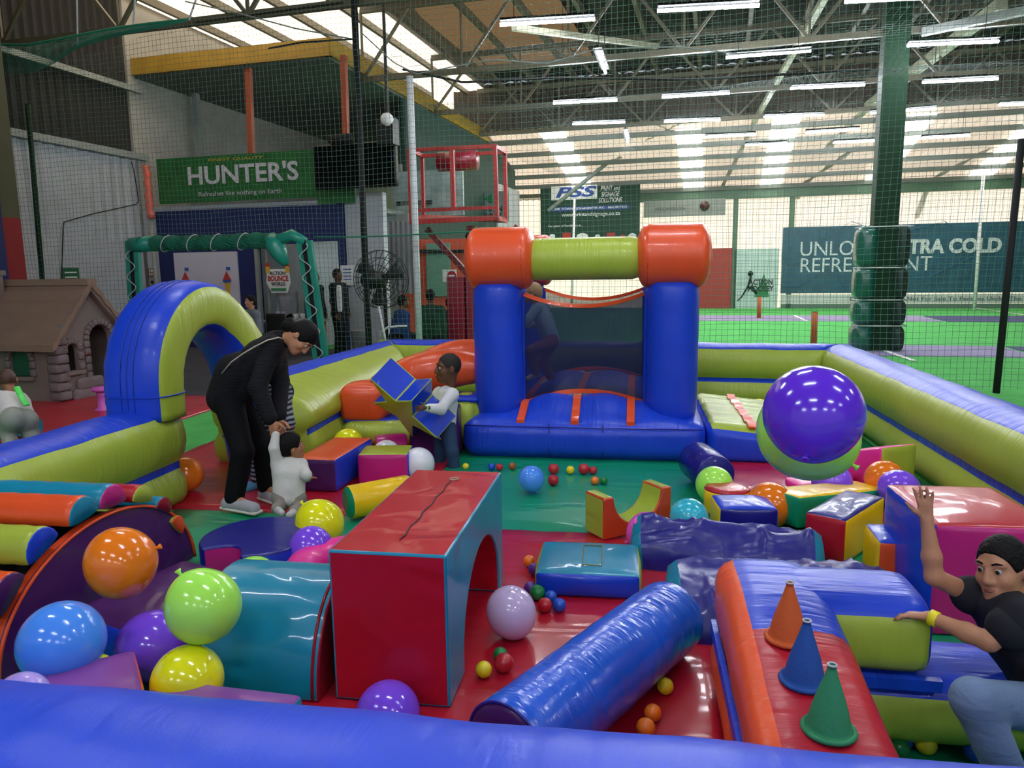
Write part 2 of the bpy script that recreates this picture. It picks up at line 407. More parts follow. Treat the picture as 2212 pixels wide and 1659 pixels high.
# far wall, lean-to roof and main roof
VB = 33.2
hs('wall_back', MB().add(corrug(-10, 26, VB, 0, 5.0, .3, .05)), translucent('translucent_cladding', 'eddccc'))
def slope(u0, u1, v0, z0, v1, z1, m, name='ceiling_sheet', pitch=.25):
    n = max(2, int((u1-u0)/pitch)*4); V = []; Fc = []
    for i in range(n+1):
        x = u0+(u1-u0)*i/n; o = .04*(0 if i % 4 < 2 else 1)
        V += [(x, v0, z0+o), (x, v1, z1+o)]
    Fc = [(2*i, 2*i+1, 2*i+3, 2*i+2) for i in range(n)]
    m_ = MB().add((V, Fc)); return hs(name, m_, m)
V1, Z1 = 25.4, 6.45
slope(-9, 26, V1, Z1, VB+.2, 4.95, translucent('translucent_sheet', 'd4c4b2'), pitch=.3)
bright = emis('skylight', 'fdfaf2', SKY_STRENGTH)
for j, xx in enumerate((1265, 1498, 1665, 1895, 2120)):
    u = onv(xx, 392 if j else 385, VB-.8)[0]; k = .42
    v0_ = V1+.6*(j % 2); zz_ = lambda v: Z1+(4.95-Z1)*(v-V1)/(VB+.2-V1)-.09
    mb = MB().add(loft([[(u+a*k, v0_, zz_(v0_)), (u+a*k, VB-.4, zz_(VB-.4))] for a in (-1, 1)], closed=False)); hs('window_%d' % (j+1), mb, bright)
# vertical step up to the main roof
hs('wall_step', MB().add(corrug(-9, 26, V1, Z1-.1, 8.0, .24, .06)), mat('rusty_sheet', '40362b', .8, var=.2))
slope(-13.2, 26, -12, 7.9, V1, 8.0, dkroof, 'ceiling', .4)
glow = emis('old_translucent_sheet', 'a8855c', .15); warm = emis('skylight_warm', 'f6e2c4', .85)
p = [HB(0, 0)]
hs('window_6', MB().add(box((-10.4, 20.0, 7.86), (5.0, 18.4, .03))), warm)
hs('window_7', MB().add(box((-5.5, 17.0, 7.86), (3.6, 12.0, .03))), glow)
hs('window_8', MB().add(box((4.2, 14.6, 7.86), (2.0, 3.6, .03))), glow)
hs('wall_right', MB().add(box((26.1, 12, 4), (.2, 44, 8))), white)
# purlins along v under the roof, trusses along u
mb = MB()
for i, u in enumerate(np.arange(-12.4, 16, 1.3)):
    mb.add(beam((u, 3, 7.72), (u, V1, 7.82), .1, .2))
hs('trim_4', mb, steel)
mb = MB()
for v in np.linspace(V1+.8, VB-.6, 6):
    z = Z1+(4.95-Z1)*(v-V1)/(VB-V1)-.12; mb.add(beam((-9, v, z), (24, v, z), .1, .16))
hs('trim_5', mb, metal('purlin_grey', '5d625a'))
mb = MB().add(beam((-7, VB-.4, 4.72), (24, VB-.4, 4.72), .3, .42))
for xx in (1590, 1712): mb.add(beam((onv(xx, 430, VB-.4)[0], VB-.4, 0), (onv(xx, 430, VB-.4)[0], VB-.4, 4.8), .2))
hs('trim_6', mb, steelg)
def truss(v, u0, u1, z0, z1, n, label):
    r = hroot('roof_truss', label, 'truss', 0, v, 0, 'steel roof trusses')
    MB().add(beam((u0, 0, z0), (u1, 0, z0), .1, .12)).mk('bottom_chord', steel, r, smooth=False)
    MB().add(beam((u0, 0, z1), (u1, 0, z1), .1, .14)).mk('top_chord', steel, r, smooth=False)
    mb = MB()
    for i in range(n):
        a, b = u0+(u1-u0)*i/n, u0+(u1-u0)*(i+1)/n
        mb.add(beam((a, 0, z0), ((a+b)/2, 0, z1), .06)); mb.add(beam(((a+b)/2, 0, z1), (b, 0, z0), .06)); mb.add(beam((a, 0, z0), (a, 0, z1), .045))
    mb.mk('web', steel, r, smooth=False)
truss(11.6, -13, 16, 6.0, 7.6, 11, 'lattice roof truss nearest the play area, above the net')
truss(16.4, -8, 16, 6.1, 7.6, 10, 'lattice roof truss second from the play area')
truss(20.8, -8, 18, 6.2, 7.7, 10, 'lattice roof truss third from the play area')
truss(25.0, -8, 20, 6.3, 7.7, 10, 'farthest lattice roof truss, before the bright sheeting')
pale = metal('pale_brace', 'b6b49c')
for i, (x0, y0, d0, x1, y1, d1, w, lb) in enumerate(((1598, 318, 27, 1790, -20, 15, .13, 'pale brace leaning up to the roof left of the padded column'),
        (1774, 307, 27, 2165, 8, 15, .22, 'broad pale raking brace crossing behind the padded column'), (1560, 400, 31, 1600, 300, 27, .14, 'pale brace stub above the eaves beam'),
        (1720, 400, 31, 1850, 305, 26, .16, 'grey strut against the bright sheeting'), (1960, 390, 31, 2130, 290, 26, .16, 'grey strut farther right against the bright sheeting'),
        (1185, 455, 30, 1345, 325, 28, .12, 'thin grey strut in front of the green print banner'), (1990, 70, 14, 2230, 20, 13, .14, 'pale chord near the ceiling lights at the picture edge'),
        (1395, 300, 26, 1480, 262, 24, .05, 'thin cross brace rod over the court, rising'), (1400, 262, 24, 1500, 300, 26, .05, 'thin cross brace rod over the court, falling'),
        (1110, 60, 13, 1420, 100, 17, .10, 'pale roof brace under the dark roof sheets'))):
    tag(MB().add(beam(D(x0, y0, d0), D(x1, y1, d1), w)).mk('roof_brace', pale if i < 2 or i > 6 else greyst, smooth=False), lb, 'brace', 'roof braces')
# ------------------------------------------------------------------ lights
led = emis('led_tube', 'f4f8ff', TUBE_STRENGTH); ledbody = mat('lamp_body', '070708', .8, var=0, spec=.1)
def lamp(p, q, label, vis=True):
    p, q = np.array(p), np.array(q); c = (p+q)/2; ang = math.atan2(q[1]-p[1], q[0]-p[0]); L = np.linalg.norm(q-p)
    r = thing('led_batten', label, 'light', c, ang, 'LED tube lights under the roof')
    MB().add(box((0, 0, .045), (L, .17, .012))).add(box((0, 0, .07), (L, .05, .04))).mk('lamp_body', ledbody, r, smooth=False)  # wide black top plate is shaped to keep tube light off the roof
    MB().add(tube([(-L/2, 0, -.01), (L/2, 0, -.01)], .027, 8)).mk('diffuser', led, r)
    for s in (-1, 1): MB().add(rod((s*L*.35, 0, .05), (s*L*.35, 0, 2.32 if UH(c)[1] < V1 else .9), .006, 4)).mk('hanging_wire', blk2, r)
    return r
ZL = 5.55
row = ['first row of lights', 'second row of lights', 'third row of lights', 'fourth row of lights', 'last row of lights before the bright sheeting']
for (x0, y0, x1, y1, lb) in (
    (1080, 52, 1285, 40, 'glowing tube light, leftmost of the nearest row over the court'), (1420, 22, 1640, 10, 'glowing tube light at the top edge, right of the leftmost near one'),
    (1568, 123, 1752, 108, 'glowing tube light with bright halo, left of the padded column top'), (1960, 97, 2157, 88, 'glowing tube light just right of the padded column top'),
    (1825, 2, 2030, -8, 'glowing tube light cut by the top edge above the padded column'),
    (1195, 222, 1333, 215, 'thin tube light above the bright far sheeting, leftmost of its row'), (1430, 209, 1576, 200, 'thin tube light second in the row over mid court'),
    (1708, 190, 1868, 182, 'thin tube light close left of the column at mid court'), (1993, 177, 2156, 169, 'thin tube light above the grey air duct on the right'),
    (1237, 267, 1350, 263, 'thin distant tube light over the small upright lamp'), (1435, 262, 1556, 258, 'thin distant tube light second from left in the third row'),
    (1650, 252, 1780, 247, 'thin distant tube light third in the third row'), (1880, 244, 2022, 233, 'thin distant tube light partly behind the padded column'),
    (2158, 226, 2300, 220, 'thin distant tube light cut by the right edge'), (1523, 295, 1632, 290, 'faint tube light just above the second roof window'),
    (1740, 286, 1857, 279, 'faint tube light just above the third roof window'), (1610, 313, 1700, 309, 'faintest small tube light over the far roof windows'),
    (1800, 308, 1900, 303, 'faint small tube light left of the column before the far wall'), (1990, 298, 2095, 292, 'faint small tube light right of the column before the far wall')):
    p, q = G(x0, y0, ZL), G(x1, y1, ZL)
    lamp(p, q, lb)
lamp(G(1290, 108, ZL), G(1308, 156, ZL), 'short glaring tube light pointing at the viewer over the bouncer')
lamp(G(1351, 282, ZL), G(1356, 306, ZL), 'small upright looking glare lamp in the distance')
k = 0
for v in (-6.5, -2.0, 2.2, 6.2):
    for u in (-4.6, -.4, 3.8, 8.0):
        k += 1; lamp(HB(u-.75, v, ZL), HB(u+.75, v, ZL), 'tube light above the play area outside the view')
# ------------------------------------------------------------------ signs
sw = mat('sign_white', 'e9e9ea', .6, var=0); sgrey = mat('sign_silver', 'c2bfce', .6, var=0)
M0 = lambda x, y, z, c=1.0: Matrix.Translation((x, y, z)) @ Matrix(((1, 0, 0, 0), (0, 0, -1, 0), (0, 1, 0, 0), (0, 0, 0, 1)))
def panel(name, label, cat, px, v, m, d=.05, t=TB, group=None):
    "flat board filling photo rectangle px=(x0,y0,x1,y1) on plane v; returns root, width, height"
    a, b = onv(px[0], px[3], v, t), onv(px[2], px[1], v, t); w, h = b[0]-a[0], b[2]-a[2]
    r = thing(name, label, cat, A((a[0]+b[0])/2, v, (a[2]+b[2])/2, t), -t, group)
    MB().add(box((0, d/2, 0), (w, d, h))).mk('board', m, r, smooth=False); return r, w, h
def P(px, v, c, t=TB):
    "local x,z of a photo pixel on a panel whose centre is c"
    q = onv(px[0], px[1], v, t); return q[0]-c[0], q[2]-c[2]
hg = mat('banner_green', '1c5e28', .5, var=.25)
r, w, h = panel('hunters_banner'.replace('hunters', 'drinks'), 'green drinks banner with big silver lettering under the upper floor', 'banner', (345, 322, 682, 441), VF-.1, hg)
text("HUNTER'S", r, sgrey, M0(.18, -.012, .06), width=w*.69, height=h*.42, off=.022)
text('Refreshes like nothing on Earth', r, sgrey, M0(.10, -.012, -h*.33), width=w*.52, height=h*.13)
text('FINEST QUALITY', r, mat('sign_gold', 'b8a23a', .5, var=0), M0(.05, -.012, h*.40), width=w*.34, height=h*.065)
MB().add(box((w/2+.42, .03, -.45), (.9, .03, .4))).mk('banner_end', hg, r, smooth=False)
r = hroot('screen', 'large black screen hanging beside the green banner', 'screen', *onv(768, 358, VF-.5))
a, b = onv(682, 413, VF-.5), onv(855, 305, VF-.5); w, h = b[0]-a[0], b[2]-a[2]
soft('screen_body', (w, .12, h), r, [black]*6, .02, 0, 4).location = (0, 0, -h/2)
MB().add(box((0, -.062, 0), (w*.95, .01, h*.93))).mk('display', mat('display_black', '050506', .15, var=0), r, smooth=False)
MB().add(rod((0, .1, h/2), (0, .3, h/2+.9), .03)).add(box((-.3, 0, h/2+.1), (.5, .2, .16))).mk('bracket', blk2, r)
# poster with towers, door leaf, glass door with sticker, framed notice
post = mat('poster_lilac', 'c9c4d4', .6, var=.03)
r, w, h = panel('wall_poster', 'pale poster with two little castle towers on the blue wall', 'poster', (385, 543, 510, 680), VF-.06, post)
tw = mat('print_yellow', 'd9a93a', .6, var=0); tr = mat('print_red', 'b8382f', .6, var=0); tb = mat('print_blue', '2f56a8', .6, var=0)
for sx in (-1, 1):
    x = sx*w*.33
    MB().add(box((x, -.006, -.12), (.13, .012, .34))).mk('tower_print', tw, r, smooth=False)
    mk('tower_roof_print', [(x-.12, -.012, .06), (x+.12, -.012, .06), (x, -.012, .28), (x-.12, -.002, .06), (x+.12, -.002, .06), (x, -.002, .28)], [(0, 1, 2), (0, 3, 4, 1), (1, 4, 5, 2), (2, 5, 3, 0)], tr, r, smooth=False)
    MB().add(box((x, -.008, .05), (.19, .012, .06))).add(box((x+.05, -.008, .34), (.10, .012, .07))).mk('tower_flag_print', tb, r, smooth=False)
MB().add(box((0, -.005, -.28), (w*.7, .01, .14))).mk('ground_print', tb, r, smooth=False)
def glassdoor(n, x0, x1):
    r = tag(thing('door_%d' % n, None, None, HB((x0+x1)/2, VF-.02, 0), -TB), kind='structure'); w = x1-x0
    mb = MB()
    for s in (-1, 1): mb.add(box((s*(w/2-.04), 0, dz/2), (.08, .1, dz)))
    mb.add(box((0, 0, dz-.04), (w, .1, .08))).add(box((-w/2+.28, .02, dz/2), (.05, .05, dz))); mb.mk('frame', greyst, r, smooth=False)
    return r
glassdoor(1, dL, dR)
r = thing('door_sticker', 'round-topped bounce club sticker on the glass door', 'sticker', HB(*onv(601, 602, VF-.08)), -TB); k = 17/1600
mk('sticker_backing', [(x*k, .0, z*k) for x, z in ((-26, 20), (26, 20), (29, -8), (20, -30), (-18, -30), (-29, -8))]+[(x*k, .01, z*k) for x, z in ((-26, 20), (26, 20), (29, -8), (20, -30), (-18, -30), (-29, -8))], [(0, 1, 2, 3, 4, 5), (11, 10, 9, 8, 7, 6)]+[(i, i+6, (i+1) % 6+6, (i+1) % 6) for i in range(6)], sw, r, smooth=False)
ink = mat('ink_black', '111111', .6, var=0)
text('ACTION', r, ink, M0(0, -.012, .12), width=.4, height=.08, off=.015)
text('BOUNCE', r, tr, M0(0, -.012, 0), width=.52, height=.12, off=.03)
text('WORLD', r, ink, M0(0, -.012, -.12), width=.36, height=.08, off=.015)
MB().add(box((0, -.008, -.24), (.38, .012, .06))).mk('sticker_base', mat('print_green', '3a8a5a', .6, var=0), r, smooth=False)
for s in (-1, 1):
    MB().add(box((s*.25, -.005, .2), (.10, .012, .14))).mk('tower_print', tw, r, smooth=False)
    mk('tower_roof_print', [(s*.25-.08, -.01, .27), (s*.25+.08, -.01, .27), (s*.25, -.01, .38), (s*.25-.08, 0, .27), (s*.25+.08, 0, .27), (s*.25, 0, .38)], [(0, 1, 2), (5, 4, 3), (0, 3, 4, 1), (1, 4, 5, 2), (2, 5, 3, 0)], tr, r, smooth=False)
r, w, h = panel('framed_notice', 'small white framed notice on the blue wall by the open doorway', 'notice', (737, 573, 764, 616), VF-.06, sw, .03)
for i in range(4): MB().add(box((0, -.004, h*.3-i*h*.17), (w*.6, .006, h*.05))).mk('printed_line', tb, r, smooth=False)
r, w, h = panel('fire_exit_sign', 'small FIRE EXIT sign on the white wall by the frame', 'sign', (321, 580, 338, 598), VF-.14, mat('sign_brown', '7a4a1e', .6, var=0), .02)
text('FIRE\nEXIT', r, sw, M0(0, -.008, 0), width=w*.8, height=h*.75, off=.02)
r, w, h = panel('switch_plate', 'grey switch plate under the fire exit sign', 'switch', (322, 602, 337, 617), VF-.14, greyst, .02)
MB().add(box((0, -.01, 0), (w*.3, .02, h*.4))).mk('rocker', blk2, r, smooth=False)
q = onu(152, 597, UL+.02)
r = thing('safety_sign', 'small green safety sign on the white left wall', 'sign', HB(*q), -TB)
MB().add(box((0.01, 0, 0), (.02, .42, .36))).mk('board', mat('sign_green', '0f5a34', .6, var=0), r, smooth=False)
for i in range(2): MB().add(box((.024, 0, .08-i*.1), (.006, .3, .03))).mk('printed_line', sw, r, smooth=False)
# pier at the left edge
a = G(15, 640); pu = onu(20, 600, -11.6)
o = MB().add(box((0, 0, 1.35), (.5, .5, 2.7)), 0).add(box((0, 0, 5.2), (.5, .5, 5)), 2).add(box((.27, -.2, 3.5), (.05, .14, 7)), 1).mk('pillar_left', [mat('red_pier', '8e1f22', .7), bluew, mat('olive_pier', '55523c', .8)], smooth=False, loc=HB(-11.75, pu[1], 0), rz=-TB)
tag(o, kind='structure')
r = hroot('wrapped_post', 'post wrapped in torn red foil left of the green banner', 'post', *onv(326, 470, VF-.3)[:2])
zb, zt2 = onv(330, 472, VF-.3)[2], onv(320, 357, VF-.3)[2]
MB().add(tube([(.06*math.sin(i*2.1)*.3, 0, zb+(zt2-zb)*i/12) for i in range(13)], [.08+.015*math.sin(i*2.7) for i in range(13)], 10)).mk('foil', mat('red_foil', 'e06a58', .25, .8, (14, 14, 30), coat=.4), r)
MB().add(rod((0, 0, 0), (0, 0, zb), .05, 8)).mk('post', greyst, r)
# ------------------------------------------------------------------ far signs
VS = VB-.5
dg = mat('sign_dark_green', '113c2c', .6, var=.05); sb = mat('sign_blue', '2a4796', .6, var=0)
r, w, h = panel('print_banner', 'dark green print and signage banner hanging on the far wall', 'banner', (1168, 398, 1383, 522), VS-2, dg)
cx = onv((1168+1383)/2, 460, VS-2)
cx = np.array([(onv(1168, 522, VS-2)[0]+onv(1383, 398, VS-2)[0])/2, 0, (onv(1168, 522, VS-2)[2]+onv(1383, 398, VS-2)[2])/2])
def onp(x, y): q = onv(x, y, VS-2); return q[0]-cx[0], q[2]-cx[2]
x, z = onp(1240, 416); MB().add(box((x, -.01, z), (1.9, .02, .55))).mk('logo_plate', sw, r, smooth=False)
text('PSS', r, sb, M0(x, -.03, z), width=1.7, height=.42, off=.03, shear=.25)
x, z = onp(1318, 417); text('PRINT and\nSIGNAGE\nSOLUTIONS', r, sw, M0(x, -.02, z-.05), width=.95, height=.66, off=.015, shear=.2)
x, z = onp(1272, 450); MB().add(box((x, -.008, z), (3.3, .012, .16))).mk('blue_band', sb, r, smooth=False); text('CAPE TOWN - JOHANNESBURG - MAURITIUS', r, sw, M0(x, -.02, z), width=3.1, height=.13, off=.015)
x, z = onp(1276, 461); text('www.printandsignage.co.za', r, sw, M0(x, -.02, z-.03), width=2.4, height=.2, off=.012)
x, z = onp(1222, 488); text('For years of Excellence in...', r, sw, M0(x, -.02, z), width=1.45, height=.12, off=.01)
for i, (px, m_, ww) in enumerate(((1193, sw, .26), (1224, tr, .34), (1258, sw, .5), (1291, sw, .22), (1320, tr, .34), (1345, tr, .22), (1366, sw, .34))):
    x, z = onp(px, 511)
    if i in (1, 4): MB().add(box((x, -.01, z), (ww, .02, .3))).mk('logo_block', m_, r, smooth=False)
    else:
        mk('logo_oval', *tube([(x, 0, z), (x, -.02, z)], [ww/2, ww/2], 18, flat=.55 if i == 2 else .8), m_, r, smooth=False)
r, w, h = panel('grey_banner', 'grey cricket technology banner with a dark ball under the green beam', 'banner', (1390, 428, 1568, 470), VS-1.6, mat('sign_grey', '8d9089', .6, var=.05))
text('PITCHVISION', r, mat('sign_dim', '4c4f4c', .6, var=0), M0(-w*.17, -.02, -.02), width=w*.36, height=h*.2)
MB().add(ball((w*.25, -.02, .05), h*.3, 16)).mk('ball_print', mat('ball_brown', '4a1f1c', .4), r)
r, w, h = panel('club_sign', 'grey action sports sign with green triangle behind the red platform', 'sign', (1006, 412, 1098, 480), 25.5, mat('sign_grey_blue', '6d7d7c', .6, var=.05))
text('ACTION\nSP@RTS', r, ink, M0(.05, -.02, -h*.22), width=w*.68, height=h*.5, off=.012)
mk('triangle_logo', *tube([(.1, .0, h*.26), (.1, -.02, h*.26)], h*.2, 3), mat('logo_green', '1f6a3c', .5), r, smooth=False)
r, w, h = panel('red_board', 'red board standing at the foot of the far wall', 'board', (1498, 536, 1583, 667), VS, mat('board_red', 'a83a34', .7))
r, w, h = panel('hockey_board', 'white board with green hockey logo on the far wall', 'sign', (1583, 536, 1684, 667), VS, mat('board_white', 'bcd2cc', .7))
g2 = mat('logo_green2', '1f7a44', .6, var=0)
mk('triangle_logo', [(-.05, -.015, -.75), (.55, -.015, -.75), (.32, -.015, .22), (-.05, -.002, -.75), (.55, -.002, -.75), (.32, -.002, .22)], [(0, 1, 2), (5, 4, 3), (0, 3, 4, 1), (1, 4, 5, 2), (2, 5, 3, 0)], g2, r, smooth=False)
text('ACTION\nHOCKEY', r, ink, M0(.2, -.03, -.28), width=1.0, height=.5, off=.03)
MB().add(ball((-.22, -.02, .22), .11, 10)).add(tube([(-.2, -.02, .1), (-.3, -.02, -.3), (-.55, -.02, -.75), (-.72, -.02, -.9)], [.16, .13, .08, .05], 8, flat=.3)).add(tube([(-.2, -.02, -.3), (.05, -.02, -.6)], [.09, .05], 8)).mk('player_logo', greenp, r)
be = mat('board_teal', '1a4f63', .45, var=.25)
r, w, h = panel('advert_board', 'huge teal advert board about cold refreshment along the far wall', 'billboard', (1686, 474, 2330, 634), VS, be)
cx = np.array([(onv(1686, 634, VS)[0]+onv(2330, 474, VS)[0])/2, 0, (onv(1686, 634, VS)[2]+onv(2330, 474, VS)[2])/2])
bl = mat('advert_lettering', 'c5d2d2', .5, var=0)
def onb(x, y): q = onv(x, y, VS); return q[0]-cx[0], q[2]-cx[2]
for (x0, x1, yy, bd, of) in ((1728, 1905, 538, 'UNLOCK', 0), (1916, 2163, 533, 'EXTRA COLD', .045), (1728, 2012, 573, 'REFRESHMENT', 0)):
    a, b = onb(x0, yy), onb(x1, yy); text(bd, r, bl, M0((a[0]+b[0])/2, -.02, (a[1]+b[1])/2), width=b[0]-a[0], height=.58, off=of)
ln = mat('advert_line', '1f6a94', .5, var=0)
for seg in (((1690, 620), (1720, 619), (1768, 592)), ((1720, 619), (1728, 633)), ((1808, 590), (1824, 620), (1818, 633)), ((1824, 620), (1845, 608)), ((1770, 520), (1840, 478), (1885, 495)), ((1750, 478), (1748, 520)), ((1960, 500), (2040, 478), (2060, 490)), ((2010, 597), (2030, 633)), ((2010, 597), (2100, 555)), ((2160, 633), (2166, 570), (2200, 560)), ((1690, 555), (1724, 573)), ((2166, 570), (2205, 600))):
    mb = MB()
    for p0, p1 in zip(seg, seg[1:]):
        a, b = onb(*p0), onb(*p1); mb.add(beam((a[0], -.006, a[1]), (b[0], -.006, b[1]), .10, .012))
    mb.mk('line_print', ln, r, smooth=False)
r, w, h = panel('advert_strip', 'white strip of small print under the teal advert board', 'sign', (1686, 634, 2330, 656), VS, mat('strip_white', 'c3c9c6', .6, var=.03))
text('Enjoy Responsibly. Not For Sale To Persons Under The Age', r, mat('strip_ink', '4a5a5e', .6, var=0), M0(w*.06, -.02, 0), width=w*.62, height=h*.55, off=.01)
r, w, h = panel('kerb_board', 'low grey kerb under the small print strip', 'kerb', (1686, 656, 2330, 666), VS, mat('kerb_grey', '5c7468', .8))
r, w, h = panel('entry_sign', 'round red no entry sign on a white square', 'sign', (956, 582, 985, 609), 15.5, sw, .02)
mk('disc', *tube([(.06, 0, 0), (.06, -.012, 0)], .105, 24), mat('sign_red', 'a81c30', .5, var=0), r, smooth=False); MB().add(box((.06, -.016, 0), (.14, .01, .035))).mk('bar', sw, r, smooth=False)
# ================================================================== INFLATABLE ARENA
def aroot(name, label, cat, u, v, z=0, group=None, rz=0): return thing(name, label, cat, A(u, v, z), -TA+rz, group)
def onva(x, y, v): return onv(x, y, v, TA)
def wob(a, b, c): return math.sin(a*7.1+b*3.3)*.5+math.sin(a*13.7+c*5.1+1.3)*.3+math.sin(b*11.3-a*4.2)*.2
_in = [(.10, 0), (.19, .03), (.235, .09), (.24, .15), (.23, .21), (.20, .265), (.19, .285), (.19, .34), (.21, .36), (.245, .42), (.262, .49), (.262, .56), (.245, .63), (.20, .70), (.15, .73), (.09, .75), (.03, .758)]
WP = _in+[(-x, z) for x, z in _in[::-1]]
def wallmats(inner=True):
    "0 lime, 1 blue by edge j of the section"
    return [1 if (j >= 13 or j == 6 or not inner) else 0 for j in range(len(WP))]
arena = aroot('inflatable_arena', 'blue and lime inflatable wall with entrance arch enclosing the play area', 'inflatable', 0, 0)
lb = [pvc('lime', 'v'), pvc('blue', 'v')]; lbu = [pvc('lime', 'u'), pvc('blue', 'u')]
def wall(f0, f1, pos, mats, n, inner=True, capm=0, name='wall_tube', prof=None):
    "pos(t, s, z) maps section to arena coordinates; f0, f1 give t at the two ends for a given s"
    rings = []; pr = prof or WP
    for i in range(n+1):
        R = []
        for j, (s, z) in enumerate(pr):
            t = f0(s)+(f1(s)-f0(s))*i/n; k = 1+.012*wob(t, z*3, s*3)
            R.append(pos(t, s*k, z*(1+.008*wob(t*1.3, s, z))))
        rings.append(R)
    V, Fc = loft(rings); m = wallmats(inner); mi = [m[j] for i in range(n) for j in range(len(pr))]+[capm, capm]
    return mk(name, V, Fc, mats, arena, mi=mi)
UL_, UR_, VN = -3.52, 2.47, 1.30
vbk = lambda u: 9.57+(2.27-u)*.094
VA0, VA1 = 4.88, 6.02
FW = [(.55, 0), (.62, .03), (.68, .09), (.70, .15), (.69, .21), (.66, .265), (.65, .285), (.65, .34), (.67, .36), (.69, .42), (.67, .49), (.60, .56), (.46, .63), (.12, .70), (.06, .73), (.0, .745), (-.06, .75)]
FW = FW+[(-.12, .745), (-.16, .73), (-.20, .70), (-.23, .64), (-.25, .56), (-.25, .46), (-.24, .40), (-.22, .36), (-.20, .34), (-.20, .285), (-.22, .26), (-.25, .2), (-.25, .14), (-.24, .08), (-.2, .03), (-.1, 0)]
FW += [(0, 0)]*(len(WP)-len(FW)) if len(FW) < len(WP) else []
wall(lambda s: VN+s, lambda s: VA0-.02*abs(s), lambda t, s, z: (UL_+s, t, z), lb, 32)
wall(lambda s: VA1, lambda s: vbk(-3.5+s)-s, lambda t, s, z: (-3.50+.02*(t-6)+s*(1-.10*(t-6)), t, z), lb, 34, prof=FW[:len(WP)])
wall(lambda s: VN+s, lambda s: vbk(UR_-s)-s, lambda t, s, z: (UR_-s, t, z), lb, 70)
wall(lambda s: UL_+s, lambda s: UR_-s, lambda t, s, z: (t, vbk(t)-s, z), lbu, 50)
wall(lambda s: UL_+s, lambda s: UR_-s, lambda t, s, z: (t, VN+s, z), [mat('inflatable_front_blue', '1a48d8', .42, .5, (9, 2.2, 2.2), 3, coat=.12, var=.05, dist=.02, bump2=.16, scale2=420)]*2, 60, inner=False, capm=1)
# entrance arch: section in-plane half .19, across half .265
rings = []; path = []; vc, R0, zs = 5.36, .565, .90
for i in range(5): path.append((vc-R0, .68+(zs-.68)*i/5, 0))
for i in range(25):
    a = math.pi*i/24; path.append((vc-R0*math.cos(a), zs+R0*math.sin(a), a))
for i in range(1, 12): path.append((vc+R0-.10*i/11, zs*(1-i/11), math.pi))
N = 28; mi = []
ua = lambda i: UL_+.02+.32*max(0, (i-22)/18)
def asec(i, q, grow=0):
    v, z, a = path[i]; er = (-math.cos(a), math.sin(a)); e = .62
    p, o = math.copysign(abs(math.sin(q))**e, math.sin(q))*(.195+grow), math.copysign(abs(math.cos(q))**e, math.cos(q))*(.25+grow)
    k = 1+.012*math.sin(i*3.1+q*4.5); return (ua(i)+o*k, v+er[0]*p*k, z+er[1]*p*k)
rings = [[asec(i, 2*math.pi*j/N) for j in range(N)] for i in range(len(path))]
V, Fc = loft(rings)
for i in range(len(rings)-1):
    for j in range(N):
        c = math.cos(2*math.pi*(j+.5)/N); mi.append(0 if c > .72 else 2 if c < -.72 else 1)
mk('entrance_arch', V, Fc, [pvc('lime', 'v'), pvc('blue', 'z'), pvc('orange', 'z')], arena, mi=mi+[1, 1])
for i, m_ in ((36, 'blue'), (4, 'blue')): MB().add(tube([asec(i, q, .005) for q in np.linspace(0, 2*math.pi, 60)[:-1]], .005, 5, loop=True)).mk('seam', pvc(m_), arena)
for k in (-.05, 0, .05): MB().add(tube([(ua(i)+k, path[i][0]-math.cos(path[i][2])*.197, path[i][1]+math.sin(path[i][2])*.197) for i in range(0, 22)], .0035, 4)).mk('seam', mat('seam_blue', '17389a', .5), arena)
# ------------------------------------------------------------------ floor sheets
def sheet(name, label, u0, u1, v0, v1, c, z=.012, group='vinyl floor sheets'):
    r = aroot(name, label, 'mat', (u0+u1)/2, (v0+v1)/2, 0, group); n = 24; V = []; Fc = []
    for i in range(n+1):
        for j in range(n+1):
            x, y = (u1-u0)*(i/n-.5), (v1-v0)*(j/n-.5); V.append((x, y, z+.004*wob(x*1.5, y*5, x)))
    Fc = [(i*(n+1)+j, (i+1)*(n+1)+j, (i+1)*(n+1)+j+1, i*(n+1)+j+1) for i in range(n) for j in range(n)]
    b = len(V); per = [(i*(n+1)) for i in range(n+1)]+[n*(n+1)+j for j in range(1, n+1)]+[i*(n+1)+n for i in range(n-1, -1, -1)]+[j for j in range(n-1, 0, -1)]
    V += [(V[i][0], V[i][1], 0) for i in per]; m = len(per); Fc += [(per[(i+1) % m], per[i], b+i, b+(i+1) % m) for i in range(m)]
    mk('sheet', V, Fc, c, r); return r
sheet('floor_sheet', 'wide shiny green vinyl floor sheet in front of the bouncer', -3.3, 2.25, 1.5, 9.4, pvc('green', 'm'), .010)
sheet('floor_sheet', 'red vinyl sheet by the entrance arch under the woman', -4.25, -1.62, 4.76, 7.2, pvc('red', 'm'), .026)
sheet('floor_sheet', 'red vinyl sheet in the middle between the tall red block and the blue roll', -1.30, .36, 1.62, 4.58, pvc('red', 'm'), .026)
sheet('floor_sheet', 'red vinyl sheet by the lime slide at the right of the bouncer', .62, 2.15, 4.95, 6.55, pvc('red', 'm'), .026)
sheet('floor_sheet', 'red vinyl sheet outside the arena in front of the playhouse', -8.2, -5.3, 6.2, 9.4, pvc('red', 'm'), .03)
tag(MB().add(box((0, 0, .025), (.5, .09, .05))).mk('edge_strip', white, smooth=False, loc=A(-3.85, 5.38), rz=-TA+.6), 'short white edging strip on the red sheet inside the arch', 'strip')
